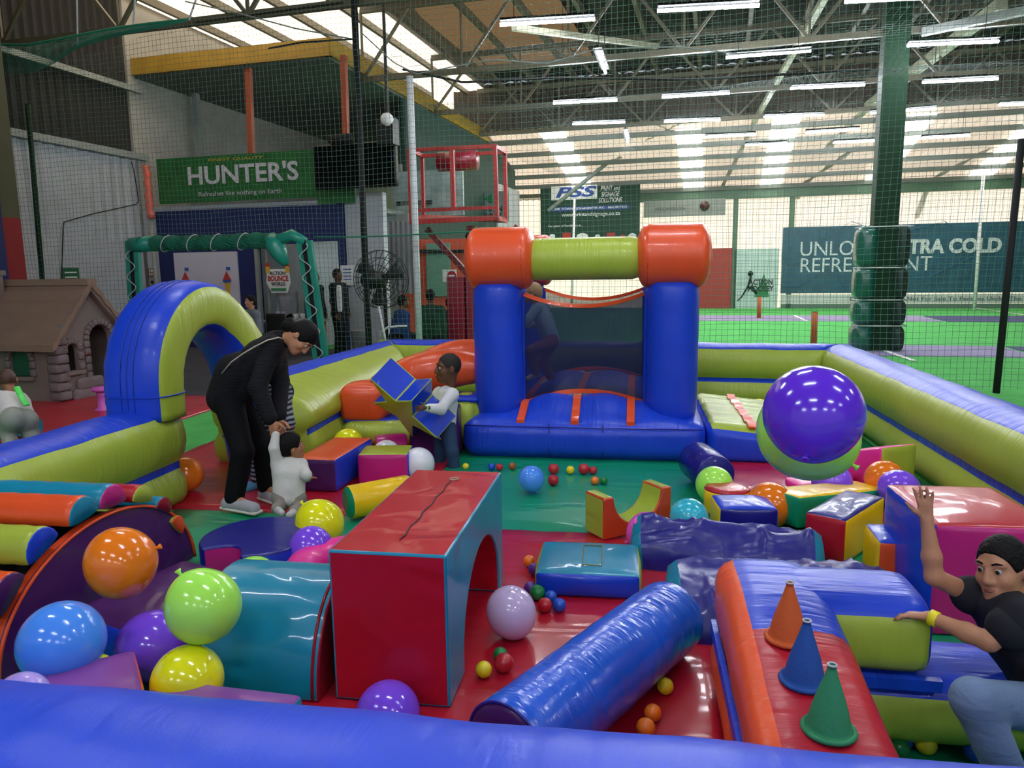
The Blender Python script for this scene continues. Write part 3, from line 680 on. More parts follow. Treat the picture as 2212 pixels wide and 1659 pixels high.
# ------------------------------------------------------------------ bouncer
bc = aroot('bouncy_castle', 'blue bouncer with orange mushroom tops, lime beam, net front and side slides', 'bouncy castle', -.47, 6.47)
BW, BD, BH = 1.09, 2.45, .37
def RZ(x, y): q = min(1, max(0, (y-.06)/.34)); return .15*q*q*(3-2*q)*max(0, 1-(x/.72)**4)*min(1, max(0, (BD-y)/.3))
V, Fc, ids = rbox((2*BW, BD, BH), .13, .03, 48); V2 = []
stripx = (-.545, -.055, .44)
for x, y, z in V:
    y += BD/2; z += BH/2
    t = max(0, min(1, (z-.18)/.15))
    if t > 0: z += t*(.045*abs(math.sin(math.pi*(x+.055)/.495))-.02)*min(1, max(0, (y-.02)/.2))*min(1, max(0, (BD-.02-y)/.2))
    if y < .3: y -= .018*abs(math.sin(math.pi*x/.36))*(1-((z-.2)/.25)**2)
    if t > 0: z += RZ(x, y)*t
    V2.append((x, y, z))
mk('base', V2, Fc, [pvc('blue', 'u')], bc)
for x in stripx:
    MB().add(loft([[(x-.035, y, z), (x+.035, y, z), (x+.035, y, z-.05), (x-.035, y, z-.05)] for y, z in [(y, z+RZ(x, y)) for y, z in [(.03, .366), (.06, .382), (.10, .390), (.14, .394)]+[(.18+i*.05, .392) for i in range(36)]]])).mk('strap', pvc('orange'), bc, smooth=False)
MB().add(tube([(-BW+.03, -.012, .315), (-.5, -.028, .315), (0, -.03, .315), (.5, -.028, .315), (BW-.03, -.012, .315)], .005, 5)).mk('seam', pvc('navy'), bc)
for x in (-.28, .20): MB().add(tube([(x, y, z) for y, z in ((.0, .34), (-.03, .28), (-.034, .18), (-.03, .1), (-.0, .04))], .005, 5)).mk('seam', pvc('navy'), bc)
PX = .80; PY = (.42, 2.05)
def cyl(r, z0, z1, n=28):
    pr = [(1e-3, z0)]+[(r*(1-.10*math.exp(-((t)/.06)**2)-.08*math.exp(-((1-t)/.06)**2))*(1+.006*math.sin(t*22)), z0+(z1-z0)*t) for t in np.linspace(0, 1, 22)]+[(1e-3, z1)]
    return lathe(pr, n)
for py in PY:
    for s in (-1, 1):
        o = mk('pillar', *cyl(.238, .33, 1.58), pvc('blue', 'z'), bc, loc=(s*PX, py, 0))
        # orange top: short fat drum lying along x with puckered ends
        n = 40; pr = []; hl, rr = .345, .285
        for t in np.linspace(-1, 1, 29):
            e = abs(t); pr.append((max(rr*(1-max(0, (e-.62)/.38)**2.6*.78), 1e-3) if e < 1 else 1e-3, hl*t))
        rings = [[(x, r*math.cos(a)*(1+(.05*math.cos(14*a+i)*max(0, (abs(x)/hl-.55)))), r*math.sin(a)*(1+(.05*math.cos(14*a+i)*max(0, (abs(x)/hl-.55))))) for a in np.linspace(0, 2*math.pi, n, endpoint=False)] for i, (r, x) in enumerate(pr)]
        V, Fc = loft(rings); c = mk('mushroom_top', V, Fc, mat('inflatable_orange_top', C['orange'], .38, .35, (9, 2.5, 2.5), 3, coat=.25, var=.05, dist=.02), bc, loc=(s*(PX+(.0 if s > 0 else -.03)), py, 1.815))
        MB().add(tube([(-s*hl*.66, rr*.985*math.cos(a), rr*.985*math.sin(a)) for a in np.linspace(0, 2*math.pi, 40)[:-1]], .004, 4, loop=True)).mk('seam', mat('seam_red', '7a2012', .6), c)
    pr = [(1e-3, -.52)]+[(.192*(1-.14*max(0, abs(t)-.86)/.14), .52*t) for t in np.linspace(-1, 1, 25)]+[(1e-3, .52)]
    V, Fc = loft([[(x, r*math.cos(a), r*math.sin(a)) for a in np.linspace(0, 2*math.pi, 32, endpoint=False)] for r, x in pr]); mk('cross_beam', V, Fc, pvc('lime', 'u'), bc, loc=(.0, py, 1.80))
netm = mat('mesh_navy', '0c1a4a', .8, alpha=.52, var=.05)
for k, py in enumerate(PY):
    top = lambda x: 1.37+.11*(x/.55)**2; bot = lambda x: .575-.10*(x/.55)**2
    xs = np.linspace(-.56, .56, 24)
    rows = 12
    V = [(x, py+.02*math.sin(3*x), bot(x)+(top(x)-bot(x))*j/rows) for x in xs for j in range(rows+1)]
    Fc = [(i*(rows+1)+j, (i+1)*(rows+1)+j, (i+1)*(rows+1)+j+1, i*(rows+1)+j+1) for i in range(23) for j in range(rows)]
    m_ = mk('net_panel', V, Fc, netm, bc); so = m_.modifiers.new('s', 'SOLIDIFY'); so.thickness = .002
    for fn, d in ((top, .018), (bot, .02)):
        MB().add(loft([[(x, py-.012+.02*math.sin(3*x), fn(x)-d), (x, py-.012, fn(x)+d), (x, py+.012, fn(x)+d), (x, py+.012+.02*math.sin(3*x), fn(x)-d)] for x in xs])).mk('net_border', pvc('orange'), bc, smooth=False)
    for s in (-1, 1):
        MB().add(loft([[(s*.55, py-.02, z), (s*(.60+.02*math.sin(z*30)), py-.035, z), (s*.60, py+.02, z), (s*.55, py+.02, z)] for z in np.linspace(.42, 1.5, 30)])).mk('net_edge_flap', pvc('blue', 'z'), bc)
# low orange-and-lime steps at the left side of the bouncer
st = bc; OX, OY = -1.15, .28       # slide side fixed to the bouncer's left
def puff(name, c, size, m, par, r=.1, b=.03, n=14, fn=None):
    V, Fc, ids = rbox(size, r, b, n); V = [(x+c[0]+(OX if par is bc else 0), y+c[1]+(OY if par is bc else 0), z+c[2]) for x, y, z in V]
    if fn: V = [fn(*v) for v in V]
    return mk(name, V, Fc, m, par)
puff('base_tube', (-.62, .24, .13), (1.25, .5, .26), pvc('lime', 'u'), st, .12)
puff('top_band', (-.62, .28, .25), (1.22, .42, .06), pvc('blue', 'u'), st, .03, .01)
puff('base_tube', (-.62, 1.3, .13), (1.25, .5, .26), pvc('lime', 'u'), st, .12)
puff('end_cushion', (-1.03, .26, .42), (.44, .40, .36), mat('inflatable_orange_top', C['orange']), st, .07, .035)
for y in (.30, 1.35):
    MB().add(tube([(OX-.92+1.1*t, OY+y, .52+.24*math.sin(math.pi*.62*t)) for t in np.linspace(0, 1, 14)], [.13+.09*math.sin(math.pi*min(1, t*.9+.12)) for t in np.linspace(0, 1, 14)], 22)).mk('side_roll', mat('inflatable_orange_top', C['orange']), st)
puff('side_cushion', (.02, .12, .30), (.30, .36, .42), pvc('lime', 'z'), st, .12, .04)
puff('top_band', (.02, .14, .50), (.3, .34, .06), pvc('blue', 'u'), st, .03, .01)
# lime slide mat at the right
sl = bc; SX, SY = 1.11, .03
def sfn(x, y, z): return (x, y, z*(1-.36*x/1.1)+.028*abs(math.sin(math.pi*y/.3))*(z > .2))
V, Fc, ids = rbox((1.15, 1.75, .34), .09, .02, 24); V = [tuple(np.array(sfn(x+.575, y+.875, z+.17))+np.array([SX, SY, 0])) for x, y, z in V]
mk('mat_body', V, Fc, [pvc('blue', 'u'), pvc('lime', 'v')], sl, mi=[1 if i == 5 else 0 for i in ids])
MB().add(loft([[(SX+.34, SY+y, z), (SX+.42, SY+y, z), (SX+.42, SY+y, z+.014), (SX+.34, SY+y, z+.014)] for y, z in [(.03+i*.06, sfn(.38, .03+i*.06, .345)[2]+.012) for i in range(28)]])).mk('strap', pvc('orange'), sl, smooth=False)
# ------------------------------------------------------------------ ring-toss inflatable with cones
gm = aroot('ring_toss_inflatable', 'low inflatable ring toss base, red arm and blue arm joined in an L', 'inflatable', 0, 0)
def arm(name, t0, t1, pos, zlo, zhi, w, mats, mfun, n=24, rnd=.0):
    rings = []; M_ = 20
    e0, e1 = .05, .05
    ts = [t0, t0+.012]+list(np.linspace(t0+.05, t1-.05, n))+[t1-.012, t1]
    for i, t in enumerate(ts):
        k = .88 if i in (0, len(ts)-1) else .96 if i in (1, len(ts)-2) else 1; R = []
        for j in range(M_):
            q = 2*math.pi*(j+.5)/M_; cu, si = math.cos(q), math.sin(q); e = .85 if 'base' in name else .55
            s, z = math.copysign(abs(cu)**e, cu)*w*k*(1+.015*wob(t*2, j*.2, 0)), math.copysign(abs(si)**e, si)*(zhi-zlo)/2*k
            R.append(pos(t, s, (zhi+zlo)/2+z))
        rings.append(R)
    V, Fc = loft(rings); mi = []
    for i in range(len(rings)-1):
        for j in range(M_):
            q = 2*math.pi*(j+1)/M_; mi.append(mfun((ts[i]+ts[i+1])/2, math.cos(q), math.sin(q)))
    return mk(name, V, Fc, mats, gm, mi=mi+[mfun(t0, 0, 0), mfun(t1, 0, 0)])
gmats = [pvc('red', 'v'), pvc('orange', 'v'), pvc('blue', 'v'), pvc('lime', 'u'), mat('inflatable_pale_red', 'd2555e', .36, .5, (2.2, 16, 2.2), 3, coat=.22, var=.05, dist=.02)]
fa = lambda t, c, s: 1 if c < -.42 and s > -.5 else (2 if t > 2.33 else 0) if s > .2 else (4 if s > -.3 else 3)
sl_ = lambda t, z: z*(1-.20*max(0, 2.55-t)/.8)
arm('red_arm', 1.76, 2.90, lambda t, s, z: (.51+s, t, sl_(t, z)), .29, .575, .19, gmats, fa)
arm('red_arm_base', 1.76, 2.90, lambda t, s, z: (.51+s, t, sl_(t, z)), .02, .31, .20, gmats, lambda t, c, s: 1 if c < -.2 and s < .8 else 2 if s > .6 else 3)
MB().add(box((.322, 2.33, .285), (.02, 1.10, .05))).mk('seam_band', pvc('blue', 'v'), gm, smooth=False)
fb = lambda t, c, s: 2 if s > .45 or t > .98 or t < .3 else 3
arm('blue_arm', .5, 1.0, lambda t, s, z: (t, 2.715+s, z), .30, .572, .20, gmats, fb)
arm('blue_arm_base', .5, 1.62, lambda t, s, z: (t, 2.715+s, z), .02, .315, .215, gmats, lambda t, c, s: 2 if s > .35 else 3)
MB().add(box((.86, 2.515, .30), (.34, .03, .04))).mk('seam_band', pvc('blue', 'u'), gm, smooth=False)
for i, (c, px, lb) in enumerate((('cc5a22', (1708, 1398), 'orange canvas cone farthest of the three on the red arm'), ('1c4f9e', (1745, 1497), 'blue canvas cone in the middle of the red arm'), ('2f8a5c', (1800, 1612), 'green canvas cone nearest on the red arm'))):
    zc_ = (.535, .502, .470)[i]; q_ = UV(G(px[0], px[1], zc_)); u, v = q_[0], q_[1]+.05
    zc_ = sl_(v, .572)
    r = aroot('ring_toss_cone', lb, 'cone', u, v, zc_, 'ring toss cones')
    m_ = mat('canvas_%d' % i, c, .75, .3, (14, 14, 14), bump2=.2, scale2=150)
    V, Fc = lathe([(1e-3, 0), (.066, .0), (.062, .004)]+[(.058-.046*t+.003*math.sin(5*t), .004+.184*t) for t in np.linspace(0, 1, 14)]+[(.012, .186), (1e-3, .182)], 28); mk('cone_shell', V, Fc, m_, r)
    mk('foot_rim', *tube([(.064*math.cos(a), .064*math.sin(a), .005) for a in np.linspace(0, 2*math.pi, 30)[:-1]], .008, 6, loop=True), m_, r)
    MB().add(tube([(.011*math.cos(a), .011*math.sin(a), .188) for a in np.linspace(0, 2*math.pi, 12)[:-1]], .003, 5, loop=True)).mk('frayed_tip', white, r)
# ------------------------------------------------------------------ padded blocks
def block(label, u, v, size, cs, z=0, rz=0, name='soft_play_block', r=.02, b=.012, fn=None, n=8, group=None, kind='c'):
    "cs: colours for faces left, right, near, far, bottom, top"
    rt = aroot(name, label, 'soft play block', u, v, z, group, rz)
    soft('cover', size, rt, [pvc(c, kind) for c in cs], r, b, n, fn=fn); return rt
def piping(r, pts, c, rad=.005, loop=True):
    MB().add(tube(pts, rad, 5, loop=loop)).mk('piping', pvc(c), r)
FZ = .026
# tall red arch block
r = aroot('arch_block', 'tall red block with teal sides and an arch cut through it', 'soft play block', -.925, 3.15, FZ)
hw, d0, d1, hh = .235, -.58, .60, .62
pf = [(d0, 0), (d0, hh), (d1, hh), (d1, 0), (d1-.14, 0)]+[(.08+.40*math.cos(a), .10+.33*math.sin(a)) for a in np.linspace(.0, math.pi, 18)]+[(d0+.26, 0)]
pf[4] = (.48, 0); pf[-1] = (-.32, 0)
o = prism('cover', pf, -hw, hw, [pvc('teal', 'c'), pvc('red', 'c')], r, .010)
o.rotation_euler = (0, 0, math.pi/2)
zz = [(x, y, hh+.002) for x, y in [(0.01+.006*math.sin(i*1.7), d0+.14+i*.055) for i in range(16)]]
MB().add(tube(zz, .0035, 6)).mk('zip', mat('zip_dark', '3a1018', .5), r)
MB().add(tube([(.02+.022*math.cos(a), .42+.018*math.sin(a), hh+.006) for a in np.linspace(0, 6.28, 14)[:-1]], .004, 5, loop=True)).mk('zip_pull', mat('brass', 'b5a58a', .35, metal=.6), r)
# teal half barrel with dark red end, leaning on the red block
r = aroot('half_barrel_block', 'teal half barrel with dark red end left of the tall red block', 'soft play block', -1.50, 2.86, FZ)
pf = [(-.33, 0)]+[(-.33*math.cos(a)**.9 if math.cos(a) > 0 else .33*(-math.cos(a))**.9, .41*math.sin(a)**.93) for a in np.linspace(.02, math.pi-.02, 24)]+[(.33, 0)]
o = prism('cover', pf, -.29, .262, [pvc('dkred', 'c'), pvc('teal', 'c')], r, .018); o.rotation_euler = (0, 0, math.pi/2)
piping(r, [(.262, x*1.0, max(z, .012)) for x, z in pf], 'dkred', .007, False)
# roller arch
r = aroot('roller_arch', 'purple arch with bright padded rollers laid across its back', 'soft play block', -3.0, 3.16, FZ)
pf = [(.70*math.cos(a), .50*math.sin(a)) for a in np.linspace(0, math.pi, 34)]
for u0, nm in ((.38, 'side_panel'), (-.20, 'side_panel')):
    o = prism(nm, pf, -.03, .03, [pvc('purple'), pvc('orange')], r, .012, side=1); o.rotation_euler = (0, 0, math.pi/2); o.location = (u0, 0, 0)
    piping(r, [(u0+.034, x, max(z, .01)) for x, z in pf], 'orange', .009, False)
o = prism('core', [(x*.93, z*.93) for x, z in pf], -.16, .36, [blk2, blk2], r, .01); o.rotation_euler = (0, 0, math.pi/2)
for i, (an, c1, c2) in enumerate(((200-5, 'orange', 'purple'), (164, 'orange', 'purple'), (139, 'lime', 'blue'), (113, 'orange', 'teal'), (93, 'teal', 'magenta'), (70, 'red', 'lime'), (50, 'teal', 'dkred'), (30, 'lime', 'orange'))):
    if i == 0: continue
    pos = ((0, 0), (-.63, .37), (-.43, .51), (-.16, .575), (.05, .575), (.28, .52), (.46, .41), (.57, .26))[i]; a = math.atan2(pos[1]/.525, pos[0]/.72); n = 18; rr = (0, .10, .10, .10, .10, .085, .07, .07)[i]; pos = (pos[0]*.95, pos[1]*.95)
    t = nrm((-.70*math.sin(a), .5*math.cos(a))); nn = np.array([math.cos(a)/.7, math.sin(a)/.5]); nn = nn/np.linalg.norm(nn)
    prof = [np.array(pos)+t*rr*math.cos(q)+nn*rr*1.0*math.sin(q)*(1 if math.sin(q) > 0 else .15) for q in np.linspace(0, 2*math.pi, n, endpoint=False)]
    xs = [-.245, -.24]+list(np.linspace(-.22, .40, 14))+[.425, .43]
    rings = [[(x, pos[0]+(p[0]-pos[0])*k, max(pos[1]+(p[1]-pos[1])*k, .005)) for p in prof] for x, k in zip(xs, [.8, .95]+[1+.02*math.sin(j*2.3+i) for j in range(14)]+[.97, .90])]
    V, Fc = loft(rings); mi = [0]*(len(Fc)-2)+[1, 1]
    for j in range(n): mi[(len(rings)-2)*n+j] = 1
    mk('padded_roller', V, Fc, [pvc(c1), pvc(c2)], r, mi=mi)
# wedge beside it
block('low blue block with purple top lying under the orange balloon', -2.12, 2.95, (.60, .60, .23), ['blue', 'blue', 'blue', 'blue', 'blue', 'purple'], FZ-.02, -.35, fn=lambda v: v+np.array([0, 0, .05*(v[1]-.1)*(v[2] > .15)]))
block('mauve block by the front wall under the blue balloon', -1.93, 2.04, (.52, .42, .285), ['violet', 'orange', 'violet', 'violet', 'violet', 'violet'], .012, .72)
block('long mauve block lying along the front wall before the teal half barrel', -1.42, 2.06, (.56, .40, .235), ['teal', 'teal', 'violet', 'orange', 'violet', 'violet'], .012, -.05)
block('small green topped block peeping over the front wall', -1.36, 1.72, (.16, .14, .19), ['blue', 'blue', 'blue', 'blue', 'blue', 'green'], .012, .3)
# navy disc with a bitten edge
r = aroot('notched_disc', 'navy padded disc with a magenta bite cut from its edge', 'soft play block', -2.16, 3.86, .012)
pf = [(.33*math.cos(a), .33*math.sin(a)) for a in np.linspace(math.radians(250), math.radians(-60), 44)]
cut = np.linspace(0, 1, 10)[1:-1]
p0, p1 = np.array(pf[-1]), np.array(pf[0]); mid = (p0+p1)/2; inn = -nrm(mid)
pf += [tuple(p0+(p1-p0)*t+inn*.11*math.sin(math.pi*t)) for t in cut]
nn_ = len(pf)
o = prism('cover', [(x, y) for x, y in pf], -.09, .09, [pvc('navy', 'm'), pvc('blue'), pvc('magenta')], r, .015, sidefn=lambda i: 2 if i >= 43 else 1)
o.rotation_euler = (math.pi/2, 0, math.radians(-55+225)); o.location = (0, 0, .09)
# pink rings behind the red block
r = aroot('pink_ring', 'pink padded ring mostly hidden behind the tall red block', 'soft play block', -1.50, 3.62, .012)
mk('cover', *tube([(.27*math.cos(a), .27*math.sin(a), .10) for a in np.linspace(0, 2*math.pi, 40)[:-1]], .10, 14, loop=True, flat=.95), pvc('pink'), r)
# flat teal mat block
r = block('flat teal mat with a blue rim and a stitched patch', -.235, 3.85, (.54, .46, .13), ['lime', 'lime', 'blue', 'blue', 'blue', 'teal'], FZ, .03, name='mat_block', b=.015)
pv = MB()
for x0, y0, x1, y1 in ((-.03, -.14, -.03, .14), (.07, -.14, .07, .14), (-.03, -.14, .07, -.14), (-.03, .14, .07, .14)): pv.add(rod((x0, y0, .144), (x1, y1, .144), .003, 5))
pv.mk('patch_stitching', mat('stitch', '8a7a3a', .6), r)
# blue roll
p0, p1 = np.array([-.391, 2.127, .0]), np.array([.168, 3.145, 0]); rr = .161
q0, q1 = A(*p0[:2]), A(*p1[:2]); mid = (q0+q1)/2; dv = q1-q0; L = np.linalg.norm(dv)
r = thing('padded_roll', 'long shiny blue roll with purple ends lying between the red block and the cones', 'soft play block', (mid[0], mid[1], rr+FZ), math.atan2(dv[1], dv[0]))
n = 40; xs = [-L/2-.012, -L/2, -L/2+.012]+list(np.linspace(-L/2+.05, L/2-.05, 24))+[L/2-.012, L/2, L/2+.012]
rings = [[(x, k*rr*math.cos(a), k*rr*math.sin(a)) for a in np.linspace(0, 2*math.pi, n, endpoint=False)] for x, k in zip(xs, [.85, .95, .985]+[1+.008*math.sin(i*1.9) for i in range(24)]+[.985, .95, .85])]
V, Fc = loft(rings); mi = [1 if i < n else 0 for i in range(len(Fc)-2)]+[1, 1]
mk('cover', V, Fc, [mat('roll_blue', '0f58d4', .30, .5, (22, 4, 4), 3, coat=.5, var=.04, dist=.02), pvc('purple')], r, mi=mi)
piping(r, [(-L/2, rr*.97*math.cos(a), rr*.97*math.sin(a)) for a in np.linspace(0, 2*math.pi, 40)[:-1]], 'navy', .006)
# slumped navy covers
def slump(label, u0, u1, v0, v1, h, seed, rz=0):
    rt = aroot('slumped_cover', label, 'soft play block', (u0+u1)/2, (v0+v1)/2, FZ-.012, 'slumped navy half barrels', rz); nu, nv = 60, 34; V = []
    w, d = u1-u0, v1-v0
    for i in range(nu+1):
        for j in range(nv+1):
            x = i/nu; a = math.pi*j/nv; y = -math.cos(a); s = math.sin(a)**.8
            sag = .86+.08*math.sin(math.pi*x)+.05*math.sin(5*x+seed)
            wr = (.016*math.sin(6*y+4*x*math.sin(2*x+seed)+seed)+.012*math.sin(11*x-5*y+seed*2)+.030*(1-abs(math.sin(6*x+4*y+1.5*math.sin(5*x-3*y+seed)+seed)))**3+.020*(1-abs(math.sin(9*x-7*y+2*math.sin(4*y)+seed*3)))**3-.01)*s
            V.append(((x-.5)*w*(1+.06*(s-.5)), y*d/2, max(.004, h*s*sag+wr)))
    Fc = [(i*(nv+1)+j, (i+1)*(nv+1)+j, (i+1)*(nv+1)+j+1, i*(nv+1)+j+1) for i in range(nu) for j in range(nv)]
    mk('cover', V, Fc, mat('vinyl_navy_deep', '191980', .36, .3, (6, 6, 6), 4, coat=.14, var=.05, dist=.03), rt)
    for sx, ii in ((-1, 0), (1, nu)):
        ed = [V[ii*(nv+1)+j] for j in range(nv+1)]; o2 = [(x+sx*.045, y*.94, max(.004, z*.9-.012)) for x, y, z in ed]
        MB().add(loft([ed, o2, [(x+sx*.02, y*.6, z*.5) for x, y, z in o2], [(x, 0, .01) for x, y, z in o2]], closed=False)).mk('end_panel', pvc('teal'), rt)
slump('slumped navy half barrel with teal ends, the one behind', .06, .98, 4.0, 4.44, .25, 1.0, -.06)
slump('slumped navy half barrel with teal ends, the one in front touching the blue roll', .24, 1.22, 3.22, 3.93, .25, 4.2, .02)
# lime U block
r = aroot('u_block', 'lime and rust U-shaped block standing beside the pink balloon', 'soft play block', -.03, 4.70, .026)
pf = [(-.27, 0), (.27, 0), (.27, .27), (.19, .27)]+[(.19*math.cos(a), .27-.20*math.sin(a)) for a in np.linspace(.08, math.pi-.08, 14)]+[(-.19, .27), (-.27, .27)]
o = prism('cover', pf, -.105, .105, [mat('vinyl_rust', 'c8431e', .3, .4, (7, 7, 7), 4, coat=.4, var=.05, dist=.03), pvc('lime')], r, .012); o.rotation_euler = (0, 0, math.radians(38))
block('blue cube with a yellow end beside the aqua balloon', .70, 4.78, (.36, .30, .20), ['yellow', 'blue', 'navy', 'navy', 'blue', 'blue'], .012, .10)
r = aroot('drum_block', 'low yellow drum with a red top behind the blue cube', 'soft play block', .64, 5.12, .026)
mk('cover', *lathe([(1e-3, 0), (.145, 0), (.155, .02), (.157, .09), (.155, .165)], 32), pvc('yellow'), r); mk('top', *lathe([(.155, .165), (.146, .178), (.10, .184), (1e-3, .186)], 32), pvc('red'), r)
def lying(label, ca, cb, rad, m1, m2, z, name='padded_cylinder'):
    a, b = A(*ca), A(*cb); c = (a+b)/2; d = b-a; L = np.linalg.norm(d)
    r = thing(name, label, 'soft play block', (c[0], c[1], z+rad), math.atan2(d[1], d[0])); n = 32
    xs = [-L/2-.006, -L/2, -L/2+.012, 0, L/2-.012, L/2, L/2+.006]; ks = [.9, .95, 1, 1.01, 1, .95, .9]
    V, Fc = loft([[(x, k*rad*math.cos(q), k*rad*math.sin(q)) for q in np.linspace(0, 2*math.pi, n, endpoint=False)] for x, k in zip(xs, ks)])
    mk('cover', V, Fc, [pvc(m1), pvc(m2)], r, mi=[1 if (i < n or i >= 5*n) else 0 for i in range(len(Fc)-2)]+[1, 1]); return r
lying('navy cylinder lying behind the pale lime balloon near the bouncer', (.50, 5.95), (.60, 5.50), .15, 'navy', 'navy', .026)
lying('yellow cylinder with a green end lying behind the tall red block', (-1.93, 4.66), (-1.60, 4.98), .115, 'yellow', 'green', .026)
lying('small magenta cylinder behind the pink cube by the steps', (-2.30, 6.25), (-2.05, 6.35), .11, 'magenta', 'magenta', .03)
block('low wedge with yellow top and green sides right of the orange balloon', 1.33, 5.20, (.92, .26, .17), ['green', 'green', 'green', 'green', 'green', 'yellow'], .026, .68, fn=lambda v: v*np.array([1, 1, 1])+np.array([0, 0, -.045*(v[0]/.46)*(v[2] > .08)]))
block('long block with navy top, red end and yellow side', 1.27, 4.58, (.24, .62, .27), ['red', 'yellow', 'red', 'red', 'navy', 'navy'], .012, -.62)
block('upright block with blue top, yellow side and rust front', 1.36, 4.02, (.22, .30, .29), ['yellow', 'orange', 'orange', 'yellow', 'blue', 'blue'], .012, -.04)
r = block('big block with red top, blue side and magenta front beside the boy', 1.605, 3.80, (.53, .65, .53), ['blue', 'magenta', 'magenta', 'magenta', 'red', 'red'], .012, .02, n=14, b=.02)
block('olive wedge against the right wall behind the balloons', 1.82, 5.95, (.34, .5, .36), ['pink', 'lime', 'lime', 'lime', 'pink', 'pink'], .026, .5, fn=lambda v: v+np.array([.0, 0, -.16*(v[2] > .1)*(v[1]/.25+1)*.5]))
block('flat pink pad beside the purple balloon under the floating ones', 1.35, 5.75, (.34, .24, .07), ['pink']*6, .026, .3)
block('oblong block with orange top, purple end and blue side beside the toddler', -2.42, 5.62, (.34, .78, .26), ['purple', 'blue', 'purple', 'purple', 'orange', 'orange'], .026, -.02, fn=lambda v: v)
block('cube with lime top, magenta front and blue side', -1.99, 5.63, (.40, .32, .25), ['magenta', 'blue', 'magenta', 'blue', 'lime', 'lime'], .026, .16)
block('dark purple block standing behind the boy with the star', -1.81, 6.52, (.44, .3, .46), ['purple']*6, .012, .1)
# ------------------------------------------------------------------ balloons
BC = dict(orange='f4801c', sky='4f96ff', purple='8450f0', lime='b0f860', yellow='f0f01c', lilac='b8a0f4', white='e4e4ee', pink='f05cc8', aqua='3cc0d8', pearl='cdb8e0', violet='6430dc')
def balloon(label, px, py, rpx, c, rad=.15, zmin=None, tilt=(0, 0), sq=1.0, depth=None):
    t = depth or F*rad/rpx; p = D(px, py, t)
    fl = (zmin if zmin is not None else .03)
    if depth is None and p[2] < rad*.98+fl and zmin != -1:      # rest it on what is under it
        lo, hi = .3, t
        for _ in range(40):
            m_ = (lo+hi)/2; q = D(px, py, m_); r_ = rpx*m_/F
            if q[2] > r_*sq+fl: lo = m_
            else: hi = m_
        t = lo; rad = rpx*t/F; p = D(px, py, t)
    r = thing('balloon', label, 'balloon', p, 0, 'party balloons'); n = 40
    prof = []
    for i in range(25):
        a = math.pi*i/24; z = -math.cos(a); k = math.sin(a)*(1 if z > 0 else 1-.10*z*z)
        prof.append((max(rad*k, 1e-4), rad*sq*(z*1.0 if z > 0 else z*1.08)))
    b = mk('skin', *lathe(prof, n), mat('balloon_'+c, BC[c], .16, 0, coat=.35, var=.0, sub=0), r)
    zk = -rad*sq*1.08
    mk('knot', *lathe([(1e-3, zk+.004), (.006, zk), (.007, zk-.008), (.013, zk-.02), (.010, zk-.022), (1e-3, zk-.016)], 12), mat('balloon_'+c, BC[c]), r)
    r.rotation_euler = (tilt[0], tilt[1], 0); return r
